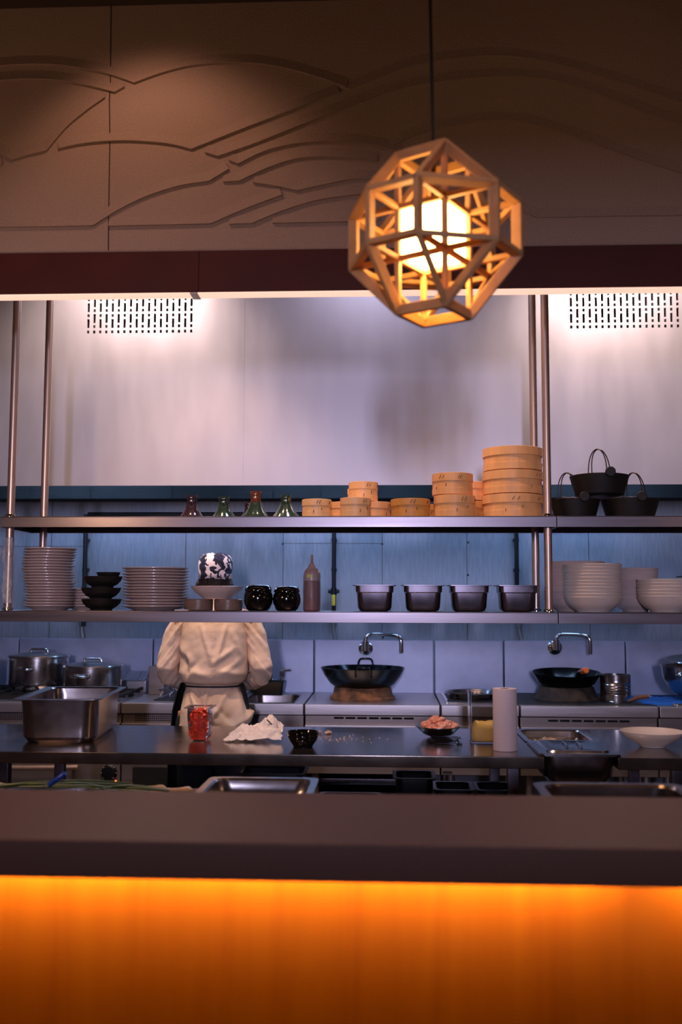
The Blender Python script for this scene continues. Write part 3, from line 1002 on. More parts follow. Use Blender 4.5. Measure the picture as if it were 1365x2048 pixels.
# red pepper container
xb = ax(404, 3.86)
t = thing('plastic_container', 'small clear plastic tub of red pepper strips on the long table', 'container', (xb, 3.86, Z_T + .001))
gn('tub', .108, .12, .128, 'clear', rim=.012, r=.018, taper=.84, parent=t)
pp_ = MB()
rnd = random.Random(5)
pp_.rr([(0, 0, .029, .033, .01, .005), (0, 0, .032, .036, .012, .095), (0, 0, .026, .03, .012, .104)])
for i in range(190):
    a, rr_ = rnd.random() * 2 * PI, rnd.random() ** .5
    c = Vector((rr_ * .026 * math.cos(a), rr_ * .03 * math.sin(a), .1 + .014 * rnd.random()))
    if i >= 46:
        zz_ = .012 + .09 * rnd.random()
        wx, wy = .030 + .035 * zz_, .034 + .035 * zz_
        f_ = rnd.random() * 2 - 1
        c = Vector(((f_ * wx, -wy, zz_), (f_ * wx, wy, zz_), (wx, f_ * wy, zz_), (-wx, f_ * wy, zz_))[i % 4])
    d = Vector((rnd.uniform(-1, 1), rnd.uniform(-1, 1), rnd.uniform(-.3, .7))).normalized() * .017
    if i >= 46:
        d[1 if i % 4 < 2 else 0] *= .1
    pp_.tube(smooth([tuple(c - d), tuple(c + Vector((0, 0, .004))), tuple(c + d)], 3), .0042, 6, .5)
o = pp_.build('pepper_strip', 'pepper', loc=(xb, 3.86, Z_T + .001))
tag(o, 'red pepper strips filling the small clear plastic tub', 'vegetable', kind='stuff')


# crumpled tissue
b = MB()
n = 60
rows = []
for i in range(n):
    row = []
    for j in range(n):
        u_, v_ = i / (n - 1) * 2 - 1, j / (n - 1) * 2 - 1
        q = Vector((u_ * 1.7 + 1.3, v_ * 1.7, .9))
        rg1 = 1 - 2 * abs(noise.noise(q * 1.3))
        rg2 = 1 - 2 * abs(noise.noise(q * 2.9 + Vector((4, 2, 0))))
        z = .012 + .020 * max(0, rg1) + .012 * max(0, rg2) + .004 * noise.noise(q * 9)
        z += .052 * math.exp(-((u_ - .5) ** 2 / .2 + (v_ - .1) ** 2 / 1.2)) + .018 * math.exp(-((u_ + .55) ** 2 / .05 + (v_ - .2) ** 2 / .3))
        if u_ > .55:
            z = max(z, .03 + .02 * (1 - u_))
        front = max(0, -v_)
        z *= 1 - .75 * front ** 3
        if u_ < -.6:
            z *= 1 - ((-u_ - .6) / .4) ** 2 * .8
        wob = 1 + .16 * noise.noise(Vector((math.atan2(v_, u_) * 2.2, 3, 4)))
        row.append(Vector((u_ * .104 * wob + .010 * noise.noise(q * 3), v_ * .085 * wob + .03 * z / .06 * .4 + .010 * noise.noise(q * 3 + Vector((9, 9, 9))), max(.002, z))))
    rows.append(row)
b.loft(rows, False, False, closed=False)
o = b.build('paper_towel', 'tissue', None, 22, (ax(514, 3.9), 3.9, Z_T + .001), fix=False)
s_ = o.modifiers.new('t', 'SOLIDIFY')
s_.thickness = .0012
s_.offset = 1
tag(o, 'crumpled white paper towel on the long table beside the black bowl', 'paper towel')


MB().tube(smooth([(.048, -.03, .078), (.06, -.035, .068), (.078, -.035, .05)], 4), .0028, 8).build('dark_stripe', 'black_plastic', bpy.data.objects['paper_towel'])
# black bowl
o = MB().lathe([(0, .003), (.03, .003), (.032, 0), (.036, 0), (.04, .008), (.054, .026), (.0535, .029), (.0575, .04), (.0565, .043), (.06, .054), (.057, .055), (.05, .028), (.034, .013), (0, .01)], seg=48).build('rice_bowl', 'black_gloss', loc=(ax(608, 3.72), 3.72, Z_T + .001))
tag(o, 'small ribbed black bowl near the front of the long table', 'bowl')
cb = MB()
rnd = random.Random(11)
for i in range(70):
    x = rnd.gauss(ax(682, 3.9), .055)
    y = rnd.gauss(3.93, .05)
    s = rnd.uniform(.0008, .0024)
    if i < 4:
        s = .009
        x, y = ax((655, 660, 640, 657)[i], 4.05), 4.06 + .012 * i
    b = bmesh.new()
    bmesh.ops.create_icosphere(b, subdivisions=1, radius=s)
    cb.add(b, Matrix.Translation((x, y, Z_T + s * .75)) @ Matrix.Diagonal((1.2, 1, .7, 1)))
tag(cb.build('crumb', 'crumb'), 'pale crumbs scattered on the long table beside the black bowl', 'crumbs', kind='stuff')

# steel bowl of raw meat
xb = ax(876, 4.02)
o = MB().lathe([(0, .002), (.035, .002), (.06, .012), (.085, .036), (.092, .04), (.092, .043), (.083, .041), (.058, .018), (.034, .008), (0, .008)], seg=48).build('steel_bowl', 'pan', loc=(xb, 4.02, Z_T + .001))
tag(o, 'small steel bowl holding pieces of raw pink meat', 'bowl')
MEAT = [((-.035, 0, .04), .03, 'leftmost raw pink meat piece in the small steel bowl'), ((.03, -.005, .04), .03, 'raw pink meat piece on the right of the small steel bowl'),
        ((0, -.03, .038), .029, 'front raw pink meat piece in the small steel bowl'), ((.0, .03, .04), .03, 'rear raw pink meat piece in the small steel bowl'),
        ((-.006, .002, .062), .027, 'raw pink meat piece on top of the heap in the steel bowl'), ((.062, .01, .043), .018, 'small pink meat scrap at the right rim of the steel bowl')]
for i, (c, s, lab) in enumerate(MEAT):
    b = bmesh.new()
    bmesh.ops.create_icosphere(b, subdivisions=4, radius=s)
    for v in b.verts:
        v.co *= 1 + .5 * noise.noise(v.co * 42 + Vector((i * 7, 0, 0))) + .28 * noise.noise(v.co * 120)
        v.co.z *= .72
    q = MB()
    q.add(b)
    o = q.build('meat_piece', 'meat', loc=(xb + c[0], 4.02 + c[1], Z_T + .002 + c[2]))
    tag(o, lab, 'meat', 'raw meat in the steel bowl')

# clear plastic lid
xb = ax(888, 3.86)
t = MB()
t.rr([(0, 0, .064, .07, .02, .0), (0, 0, .064, .07, .02, .004), (0, 0, .054, .06, .02, .005), (0, 0, .05, .056, .02, .018), (0, 0, .046, .052, .02, .018), (0, 0, .044, .05, .02, .008)])
t.box(.03, .062, -.02, .02, .014, .02, .002)
tag(t.build('container_lid', 'clear', loc=(xb, 3.86, Z_T + .001)), 'clear plastic lid lying in front of the bowl of raw meat', 'lid')

# clear canister with yellow filling, paper roll
xb = ax(974, 3.9)
t = thing('canister', 'tall square clear canister half hidden by the paper roll', 'canister', (xb, 3.9, Z_T + .001))
b = MB().rr([(0, 0, .07, .07, .012, 0), (0, 0, .072, .072, .012, .185), (0, 0, .075, .075, .012, .187), (0, 0, .075, .075, .012, .192), (0, 0, .069, .069, .01, .192), (0, 0, .068, .068, .01, .005)])
b.build('jar', 'clear', t)
b = MB().rr([(0, 0, .06, .06, .014, 0), (0, 0, .065, .065, .014, .01), (0, 0, .065, .065, .014, .05), (0, 0, .052, .052, .02, .066), (0, 0, .02, .02, .015, .066)], n=8)
bmesh.ops.subdivide_edges(b.bm, edges=list(b.bm.edges), cuts=2, use_grid_fill=True)
for v in b.bm.verts:
    if v.co.z > .03:
        v.co.z += .012 * noise.noise(v.co * 40)
o = b.build('yellow_filling', 'dough', loc=(xb, 3.9, Z_T + .0075))
tag(o, 'soft yellow food packed in the bottom of the clear canister', 'food')
xb = ax(1008, 3.68)
rp = MB().lathe([(.018, 0), (.043, 0), (.0435, .002), (.0435, .218), (.043, .22), (.018, .22), (.018, 0)], seg=48)
t = thing('paper_roll', 'upright roll of pale paper on the long table before the canister', 'paper roll', (xb, 3.68, Z_T + .001))
rp.build('roll', 'paper', t)
MB().lathe([(.0145, .001), (.0178, .001), (.0178, .219), (.0145, .219), (.0145, .001)], seg=32).build('core', 'stitch', t)

# ------------------------------------------------------------------ shelves hung from the ceiling
XJ = ax(1116, Y_S0, 1130)
PF, PB = Y_S0 + .045, Y_S1 - .04


def shelf_unit(x0, x1, posts, lab):
    t = thing('hanging_shelf', lab, 'shelf', ((x0 + x1) / 2, Y_S0, Z_LO))
    ox = (x0 + x1) / 2
    for nm, z in (('upper_shelf', Z_UP - Z_LO), ('lower_shelf', 0)):
        b = MB().box(x0 - ox, x1 - ox, 0, Y_S1 - Y_S0, z - .006, z, .002)
        b.box(x0 - ox, x1 - ox, 0, .004, z - .045, z - .001, .0015)
        b.box(x0 - ox, x1 - ox, Y_S1 - Y_S0 - .004, Y_S1 - Y_S0, z - .045, z - .001, .0015)
        b.box(x0 - ox, x0 - ox + .004, .002, Y_S1 - Y_S0 - .002, z - .045, z - .001, .001)
        b.box(x1 - ox - .004, x1 - ox, .002, Y_S1 - Y_S0 - .002, z - .045, z - .001, .001)
        b.build(nm, 'shelf', t)
    for (x, y) in posts:
        p = MB().tube([(x - ox, y - Y_S0, 0.001), (x - ox, y - Y_S0, Z_CEIL - Z_LO - .001)], .0165, 20).build('post', 'post', t)
        for z in (0, Z_UP - Z_LO):
            MB().lathe([(.0165, .012), (.021, .011), (.0225, .004), (.0225, 0), (.0165, 0)], (x - ox, y - Y_S0, z + .0005), 24).build('collar', 'chrome', p)
    return t


xs0 = ax(1, Y_S0, 1042)
pf0, pb0 = ax(21, PF, 1035), ax(88, PB, 1035)
pf1, pb1 = ax(1097.5, PF, 1130), ax(1072, PB, 1130)
shelf_unit(xs0, XJ - .0015, [(pf0, PF), (pb0, PB), (pf1, PF), (pb1, PB)], 'long two-tier steel shelf with four posts hanging over the pass')
shelf_unit(XJ + .0015, XR - .05, [(XR - .2, PF), (XR - .2, PB)], 'two-tier steel shelf continuing to the right with black pots and bowls')
# the lower shelf runs on to the left of the post
o = MB().box(XL + .02, xs0 - .002, Y_S0, Y_S1, Z_LO - .045, Z_LO, .002)
t = thing('side_shelf', 'short steel shelf end left of the wrapped front post', 'shelf', (0, 0, 0))
o.build('board', 'shelf', t)
MB().tube([(xs0 - .25, PF, Z_LO), (xs0 - .25, PF, Z_CEIL - .001)], .0165, 16).build('post', 'post', t)

# film wound round the left front post
b = MB()
rings = []
n = 40
for i in range(n):
    z = Z_LO + .03 + (.27) * i / (n - 1)
    ring = []
    for k in range(20):
        a = 2 * PI * k / 20
        r = .0185 + .005 * noise.noise(Vector((math.cos(a) * 2, math.sin(a) * 2, z * 22))) + .0025 * noise.noise(Vector((math.cos(a) * 5, math.sin(a) * 5, z * 70)))
        if math.cos(a) < -.2:
            r += max(0, .016 * math.exp(-((z - Z_LO - .23) / .04) ** 2) + .008 * math.exp(-((z - Z_LO - .1) / .05) ** 2))
        ring.append(Vector((pf0 + r * math.cos(a), PF + r * math.sin(a), z)))
    rings.append(ring)
b.loft(rings, False, False)
tag(b.build('plastic_wrap', 'wrap', fix=False), 'crinkled clear plastic film wound round the left front shelf post', 'plastic wrap')


# plates
def plate_mesh(r):
    return MB().lathe([(0, .003), (r * .56, .003), (r * .58, 0), (r * .64, 0), (r * .68, .004), (r * .97, .016), (r, .0175), (r, .0205), (r * .96, .0205), (r * .66, .0085), (0, .007)], seg=48)


def stack(name, mk, m, x, y, z0, n, pitch, jit, grp, labf, cat, lean=lambda i: (0, 0), seed=1):
    rnd = random.Random(seed)
    first = None
    for i in range(n):
        dx, dy = lean(i)
        loc = (x + dx + rnd.uniform(-jit, jit), y + dy + rnd.uniform(-jit, jit), z0 + .0006 + i * pitch)
        lab = labf(n - 1 - i, n)
        if first is None:
            first = mk().build(name, m, loc=loc)
            tag(first, lab, cat, grp)
            o = first
        else:
            o = dup(first, loc, 0, lab)
        o.rotation_euler = (rnd.uniform(-.006, .006), rnd.uniform(-.006, .006), rnd.uniform(0, 6))
    return first


YP = 4.16
stack('plate', lambda: plate_mesh(.109), 'plate', ax(100, YP), YP, Z_LO, 21, .01195, .0035, 'small plates in the tall left stack',
      lambda i, n: 'small white plate, ' + nth(i, n, 'the tall stack beside the left posts'), 'plate', lambda i: (-.004 + .008 * math.sin(i * .35) , 0), 2)
YP = 4.18
stack('plate', lambda: plate_mesh(.139), 'plate', ax(312, YP), YP, Z_LO, 14, .0122, .004, 'dinner plates in the wide stack',
      lambda i, n: 'large white plate, ' + nth(i, n, 'the wide stack left of the cook\'s head'), 'plate', lambda i: (0, 0), 4)
YP = 4.255
stack('plate', lambda: plate_mesh(.095), 'plate', ax(176, YP), YP, Z_LO, 7, .0118, .003, 'small plates behind the black bowls',
      lambda i, n: 'small white plate, ' + nth(i, n, 'the low stack behind the black bowls'), 'plate', lambda i: (0, 0), 5)


def bowl_mesh(r, h, seg=48, foot=.45):
    return MB().lathe([(0, .005), (r * foot * .9, .005), (r * foot * .95, 0), (r * foot * 1.06, 0), (r * foot * 1.12, .006), (r * .74, h * .28), (r * .92, h * .62), (r * .99, h * .94), (r, h - .002), (r * .985, h),
                       (r * .965, h - .002), (r * .89, h * .63), (r * .7, h * .32), (r * .4, .012), (0, .011)], seg=seg)


YB = 4.13
xb = ax(204, YB)
stack('stoneware_bowl', lambda: bowl_mesh(.083, .047, 40, .5), 'black_matte', xb, YB, Z_LO, 3, .047, .003, 'black stoneware bowls between the plate stacks',
      lambda i, n: ('dark brown black stoneware bowl, ' + (nth(i, n, 'the three') if i != 1 else 'middle of the three') + ' between the plate stacks'), 'bowl', lambda i: (-.001 * i, 0), 3)
o = bowl_mesh(.05, .03, 36).build('sauce_dish', 'black_matte', loc=(xb + .022, YB + .01, Z_LO + .1295))
tag(o, 'small black dish sitting in the topmost dark stoneware bowl', 'dish')

# white bowl on two wrapped stacks of stoneware
YB = 4.12
for px, lab in ((398, 'left brown film-wrapped stoneware dish under the white bowl'), (457, 'right brown film-wrapped stoneware dish beside the black jar')):
    t = MB().lathe([(0, 0), (.054, 0), (.058, .003), (.0592, .02), (.0595, .044), (.056, .0478), (.03, .047), (0, .047)], seg=36)
    for v in t.bm.verts:
        v.co *= 1 + .02 * noise.noise(v.co * 40)
        v.co.z = max(0, v.co.z)
    tag(t.build('stoneware_dish', 'stone', loc=(ax(px, YB), YB, Z_LO + .001)), lab, 'dish', 'wrapped stoneware dishes')
o = MB().lathe([(0, .004), (.05, .004), (.052, 0), (.058, 0), (.062, .006), (.085, .022), (.107, .046), (.109, .051), (.106, .052), (.082, .029), (.055, .012), (0, .01)], seg=56).build('serving_bowl', 'plate', loc=(ax(434, YB), YB, Z_LO + .05))
tag(o, 'shallow white bowl resting on two brown dishes before the cook\'s head', 'bowl')
o = MB().box(-.028, .028, -.04, .04, 0, .004, .001).build('folded_napkin', 'paper', loc=(ax(367, 4.07), 4.07, Z_LO + .001), )
tag(o, 'pale folded paper scrap on the shelf beside the wide plate stack', 'paper')

# black lidded jars
for k, (px, lab) in enumerate(((517, 'round black glazed lidded jar nearer the cook on the lower shelf'), (574, 'round black glazed lidded jar next to the sauce bottle'))):
    YJ = 4.11
    t = thing('lidded_jar', lab, 'jar', (ax(px, YJ), YJ, Z_LO + .001), 0, 'black lidded jars on the lower shelf')
    s = 1.0 if k == 0 else .95
    MB().lathe([(r_ * s, z_ * s) for r_, z_ in ((0, .002), (.036, .002), (.04, 0), (.048, .006), (.0585, .03), (.061, .05), (.0585, .068), (.054, .079), (.05, .079), (.05, .06), (0, .05))], seg=48).build('body', 'black_gloss', t)
    MB().lathe([(r_ * s, z_ * s) for r_, z_ in ((.0, .072), (.05, .0795), (.0565, .0795), (.057, .086), (.052, .098), (.045, .104), (.03, .106), (0, .1065))], seg=48).build('lid', 'black_gloss', t)

# sauce bottle in a plastic bag
YJ = 4.12
t = thing('sauce_bottle', 'squeeze bottle of red brown sauce wrapped in a plastic bag', 'bottle', (ax(624, YJ), YJ, Z_LO + .001))
MB().lathe([(0, .003), (.03, .003), (.034, 0), (.0355, .006), (.0355, .118), (.034, .124), (0, .126)], seg=36).build('sauce', 'sauce', t)
MB().lathe([(.0355, .1245), (.0358, .15), (.033, .165), (.022, .176), (.016, .18), (.0155, .187), (.006, .2), (.0042, .232), (0, .233)], seg=36).build('bottle_neck', 'bottle', t)
lb = MB()
for a0 in range(-14, 14, 4):
    pass
lb.loft([[Vector((.0364 * math.sin(R(a)), -.0364 * math.cos(R(a)), z)) for a in range(-32, 8, 4)] for z in (.137, .149)], False, False, closed=False)
lb.build('label', 'label', t, fix=False)
fm = MB()
rings = []
for i in range(30):
    z = .004 + .19 * i / 29
    ring = []
    for k in range(28):
        a = 2 * PI * k / 28
        base = .0385 if z < .15 else .0385 - (z - .15) * .55
        r = base + .003 * noise.noise(Vector((math.cos(a) * 3, math.sin(a) * 3, z * 30))) + (.004 * max(0, 1 - z / .02))
        ring.append(Vector((r * math.cos(a), r * math.sin(a), z)))
    rings.append(ring)
fm.loft(rings, False, False)
fm.build('plastic_bag', 'film', t, fix=False)

# four deep pans
names = ['leftmost of the four deep dark steel pans on the lower shelf', 'second from the left of the four deep dark steel pans',
         'third from the left of the four deep dark steel pans', 'rightmost of the four deep dark steel pans, beside the posts']
first = None
for px, lab in zip((750, 846, 938, 1034), names):
    YJ = 4.12
    loc = (ax(px, YJ), YJ, Z_LO + .001)
    if first is None:
        b = MB()
        A = .075
        oz = [(0, 0, .0885, .081, .012, .104), (0, 0, .0885, .081, .012, .1065), (0, 0, .076, .069, .02, .1065), (0, 0, .074, .067, .02, .08), (0, 0, .07, .063, .024, .076), (0, 0, .066, .059, .03, .014), (0, 0, .052, .046, .03, .003)]
        b.rr(oz, False, True)
        b.rr([(0, 0, .0885, .081, .012, .104), (0, 0, .0775, .07, .02, .1025), (0, 0, .0765, .069, .02, .078), (0, 0, .0725, .065, .024, .074), (0, 0, .069, .062, .03, .016), (0, 0, .064, .057, .03, .004), (0, 0, .052, .046, .03, 0)], False, True)
        first = b.build('gastronorm_pan', 'pan_dark', None, 30, loc, fix=False)
        tag(first, lab, 'pan', 'deep pans on the lower shelf')
    else:
        dup(first, loc, 0, lab)

# bowl stacks on the right shelf
YB = 4.14
stack('bowl', lambda: bowl_mesh(.121, .062, 56, .52), 'white', ax(1186, YB), YB, Z_LO, 11, .0133, .0015, 'white bowls in the front stack',
      lambda i, n: 'white bowl, ' + nth(i, n, 'the front stack right of the posts'), 'bowl', lambda i: (0, 0), 6)
YB2 = 4.262
stack('bowl', lambda: bowl_mesh(.121, .06, 48, .52), 'plate', ax(1150, YB2), YB2, Z_LO, 12, .0136, .002, 'white bowls in the stack behind the front post',
      lambda i, n: 'white bowl, ' + nth(i, n, 'the stack behind the front post'), 'bowl', lambda i: (-.008 + .0012 * i, 0), 7)
stack('bowl', lambda: bowl_mesh(.094, .055, 48, .5), 'plate', ax(1272, YB2 + .0), YB2, Z_LO, 11, .0128, .002, 'smaller white bowls in the rear stack',
      lambda i, n: 'smaller white bowl, ' + nth(i, n, 'the rear stack between the front stacks'), 'bowl', lambda i: (0, 0), 8)
YB = 4.13
stack('bowl', lambda: bowl_mesh(.115, .066, 56, .5), 'white', ax(1333, YB), YB, Z_LO, 6, .0135, .0015, 'round white bowls at the right edge',
      lambda i, n: 'round white bowl, ' + nth(i, n, 'the low stack at the right edge'), 'bowl', lambda i: (0, 0), 9)
zt = Z_LO + .001 + 5 * .0135 + .066
t = thing('ladle', 'black ladle lying across the low bowl stack at the right edge', 'ladle', (ax(1352, YB), YB - .02, zt + .006))
MB().tube([(0, 0, .004), (.06, .0, .006), (.2, .02, .004)], [.004, .007, .007], 10, .5).build('handle', 'black_plastic', t)
MB().lathe([(0, 0), (.03, .006), (.038, .02), (.036, .021), (.028, .009), (0, .003)], (.225, .022, -.004), 28).build('scoop', 'black_plastic', t)

# ------------------------------------------------------------------ upper shelf
# conical lids
def cone_lid(px, py_top, r0, neck, m, mneck, lab, y=4.14, flare=.0):
    h = az(py_top, y) - Z_UP
    t = thing('conical_lid', lab, 'lid', (ax(px, y), y, Z_UP + .001), 0, 'glazed conical lids on the upper shelf')
    zn = h * .60
    MB().lathe([(r0, 0), (r0 * 1.0, .003), (r0 * .82, h * .16), (r0 * .55, h * .38), (neck * 1.08, zn), (neck * .8, zn), (r0 * .5, h * .33), (r0 * .93, .003), (r0 * .96, 0), (r0, 0)], seg=44).build('cone', m, t)
    MB().lathe([(neck * 1.02, zn - .002), (neck * .92, zn + h * .1), (neck * 1.0, h * .86), (neck * 1.06, h * .95), (neck * .98, h), (neck * .7, h), (neck * .55, h * .9), (0, h * .86)], seg=36).build('neck', mneck, t)
    return t


cone_lid(381, 991, .054, .0225, 'tag_purple', 'tag_purple', 'glossy aubergine conical lid, leftmost of the row on the upper shelf')
cone_lid(446, 994, .054, .023, 'tag_green', 'tag_green', 'glossy green conical lid with the lowest neck of the row')
cone_lid(510, 983, .058, .0225, 'tag_green', 'tag_brown', 'tall green conical lid with a brown neck, third in the row')
cone_lid(571, 991, .062, .0225, 'tag_green', 'tag_green', 'wide green conical lid next to the bamboo steamers')
cone_lid(497, 1005, .05, .021, 'tag_purple', 'tag_purple', 'dark low conical lid half hidden behind the brown-necked lid', 4.27)


# bamboo steamers: basket with hoop and stitch, woven lid on top
def basket(r, h, m, loc, lab, grp, rz):
    t = thing('bamboo_steamer', lab, 'steamer basket', loc, rz, grp)
    MB().lathe([(r * .978, 0), (r * .978, h), (r * .92, h), (r * .92, .006), (0, .006), (0, .002), (r * .9, 0), (r * .978, 0)], seg=56).build('wall', m, t)
    MB().lathe([(r * .975, h * .02), (r * .994, h * .02), (r * .996, h * .48), (r * .975, h * .49)], seg=56).build('hoop', m, t)
    for a, z in ((250, .46), (282, .7)):
        s = MB()
        c = Vector((math.cos(R(a)), math.sin(R(a)), 0)) * r * .997
        tg = Vector((-math.sin(R(a)), math.cos(R(a)), 0))
        s.tube([c - tg * .0005 + Vector((0, 0, h * z - .006)), c + tg * .001 + Vector((0, 0, h * z + .006))], .0013, 6)
        s.build('stitch', 'stitch', t)
    return t


def steamer(px, y, z0, r, h, m, which, grp, rz=0., dx=0.):
    x = ax(px, y) + dx
    hb = h * .62
    t = basket(r, hb, m, (x, y, z0 + .0008), 'round lidded bamboo steamer ' + which, grp + 's', rz)
    z1, h1 = hb + .0004, h - hb - .001
    l = MB().lathe([(r * .99, z1), (r * 1.01, z1), (r * 1.012, z1 + h1 * .97), (r * .99, z1 + h1), (r * .96, z1 + h1), (r * .955, z1)], seg=56).build('lid', m, t)
    l.rotation_euler = (0, 0, .3)
    MB().lathe([(r * .965, h1 * .8), (r * .7, h1 * 1.0 + .002), (0, h1 * 1.0 + .006), (0, h1), (r * .7, h1 * .9), (r * .965, h1 * .7)], (0, 0, z1), seg=48).build('woven_top', m, l)
    for a in (246, 256, 300, 306):
        s = MB()
        for k in range(3):
            c = Vector((math.cos(R(a + k * 1.5)), math.sin(R(a + k * 1.5)), 0)) * r * 1.013
            tg = Vector((-math.sin(R(a)), math.cos(R(a)), 0))
            s.tube([c - tg * .002 + Vector((0, 0, z1 + h1 * .25 + .004 * k)), c + tg * .002 + Vector((0, 0, z1 + h1 * .45 + .004 * k))], .001, 5)
        s.build('cane_tie', 'stitch', l)
    return z0 + h + .006


G = 'large bamboo steamer'
z = Z_UP
big = [('at the bottom of the tallest stack', 'bam'), ('in the middle of the tallest stack', 'bam'), ('at the top of the tallest stack', 'bam')]
for i, (w_, m_) in enumerate(big):
    hz = .1
    z = steamer(1028, 4.155, z, .124 - .001 * i, .095, m_, w_, G, i * .9, (.0, .001, .002)[i]) - .003
G = 'medium bamboo steamer'
z = steamer(911, 4.10, Z_UP, .0845, .089, 'bam', 'under another one left of the tallest stack', G, .4)
z = steamer(907, 4.11, z - .003, .084, .089, 'bam', 'on another one left of the tallest stack', G, -.6)
steamer(822, 4.11, Z_UP, .081, .076, 'bam_dark', 'standing alone in the middle of the shelf', G, .1)
z = steamer(946, 4.27, Z_UP, .078, .08, 'bam_dark', 'at the bottom of the hidden stack in the shadow behind', G, 1.2)
z = steamer(946, 4.27, z - .003, .078, .08, 'bam', 'on the hidden stack glimpsed before the tallest stack', G, 2.2)
steamer(853, 4.28, Z_UP, .066, .068, 'bam_dark', 'peeping out behind the medium stack', G, .1)
G = 'small bamboo steamer'
steamer(633, 4.08, Z_UP, .0605, .073, 'bam_pale', 'leftmost, beside the conical lids', G, .2)
steamer(711, 4.07, Z_UP, .0625, .078, 'bam_pale', 'small and palest in front of the raised one', G, .7)
z1 = steamer(686, 4.205, Z_UP, .0605, .073, 'bam', 'small, peeping between the leftmost and the palest', G, .3)
z1 = steamer(752, 4.205, Z_UP, .0655, .073, 'bam', 'small, to the right of the palest', G, 1.1)
steamer(727, 4.205, z1 - .002, .0615, .082, 'bam_pale', 'raised on top of two small ones', G, .4)
z2_ = steamer(722, 4.325, Z_UP, .05, .073, 'bam', 'hidden at the back beneath the rear raised one', G, .3)
steamer(718, 4.325, z2_ - .002, .05, .068, 'bam_pale', 'small, half hidden behind the raised one', G, .5)


# black cast iron pots with bail handles
def nabe(x, y, z, r, h, lab, bx):
    t = thing('iron_pot', lab, 'pot', (x, y, z), 0, 'black iron pots on the upper shelf')
    MB().lathe([(0, .004), (r * .7, 0), (r * .82, .006), (r * .93, h * .6), (r, h), (r * .96, h), (r * .88, h * .6), (r * .75, .012), (0, .01)], seg=52).build('body', 'black_iron', t)
    MB().lathe([(0, h + .012), (r * .5, h + .009), (r * .93, h + .002), (r * .93, h - .003), (0, h)], seg=44).build('wooden_lid', 'tag_brown', t)
    ear = MB().lathe([(0, 0), (.018, 0), (.021, .003), (.021, .009), (.018, .012), (0, .012)], seg=28, mtx=Matrix.Translation((.02, -r * .97, h + .004)) @ Matrix.Rotation(PI / 2, 4, 'X'))
    ear.build('front_ear', 'black_iron', t)
    MB().lathe([(0, 0), (.018, 0), (.021, .003), (.021, .009), (.018, .012), (0, .012)], seg=28, mtx=Matrix.Translation((-.03, r * .98, h + .004)) @ Matrix.Rotation(PI / 2, 4, 'X')).build('rear_ear', 'black_iron', t)
    for k in (0, 1):
        pts = []
        for i in range(19):
            a = PI * i / 18
            pts.append((bx + .034 * math.cos(a) + k * .022 * (1 - .5 * math.sin(a)), .0 + k * .03 - .02 * math.cos(a), h + .002 + (.112 + .004 * k) * math.sin(a) ** .75))
        MB().tube(pts, .0024, 8).build('bail_handle', 'bail', t)
    return t


YN = 4.16
nabe(ax(1154, YN), YN, Z_UP + .001, .102, .078, 'black iron pot on the upper shelf next to the right post', -.034)
nabe(ax(1265, YN), YN, Z_UP + .001, .118, .078, 'black iron pot on the upper shelf, rightmost of the three', .014)
nabe(ax(1204, YN), YN, Z_UP + .1145 - .02, .121, .084, 'black iron pot perched on top of the other two', -.006)

# ------------------------------------------------------------------ things under and behind the bar
t = thing('prep_bench', 'low steel prep bench behind the bar carrying the spring onions', 'bench', (-.1, 2.2, 0))
MB().box(-1.9, 1.9, 0, .9, .81, .85, .003).build('worktop', 'steel_top', t)
for lx in (-1.85, 0, 1.85):
    for yy in (.05, .85):
        MB().box(lx - .02, lx + .02, yy - .02, yy + .02, 0, .811, .003).build('leg', 'steel', t)
ZB = .85
yr = 3.02
p = gn('gastronorm_pan', ax(641, yr) - ax(427, yr), .5, .071, 'pan', rim=.02, r=.05)
p.location = ((ax(641, yr) + ax(427, yr)) / 2, yr - .25, ZB + .001)
tag(p, 'shallow steel pan rising just above the bar, left of centre', 'pan')
yr = 2.50
p = gn('gastronorm_pan', ax(1349, yr) - ax(1058, yr), .28, .158, 'pan', rim=.022, r=.055)
p.location = ((ax(1349, yr) + ax(1058, yr)) / 2, yr - .14, ZB + .001)
tag(p, 'deep steel pan rising just above the bar at right', 'pan')
# pans on the shelf under the table
US = .551
for (x0, x1, ytop, yy, m, lab) in ((483, 618, 1535, 3.72, 'black_plastic', 'black pan under the table behind the shallow steel pan'),
                                   (785, 870, 1541, 3.80, 'black_plastic', 'tall black container under the long table'),
                                   (864, 945, 1562, 3.80, 'black_plastic', 'lower black container in the middle under the long table'),
                                   (946, 1030, 1562, 3.80, 'black_plastic', 'lower black container by the table leg'),
                                   (640, 762, 1586, 3.72, 'pan_dark', 'steel tray under the table left of the black containers')):
    xa, xb = ax(x0, yy), ax(x1, yy)
    h = az(ytop, yy + .08) - US
    p = gn('food_container', xb - xa, .18, h, m, rim=.013, r=.03, taper=.9)
    p.location = ((xa + xb) / 2, yy, US + .0005)
    tag(p, lab, 'container', 'containers under the long table')

tag(MB().box(ax(-60, 2.86), ax(395, 2.86), 2.62, 3.09, .8505, .874, .004).build('chopping_board', 'pan_dark'), 'dark chopping board under the spring onions behind the bar', 'chopping board')
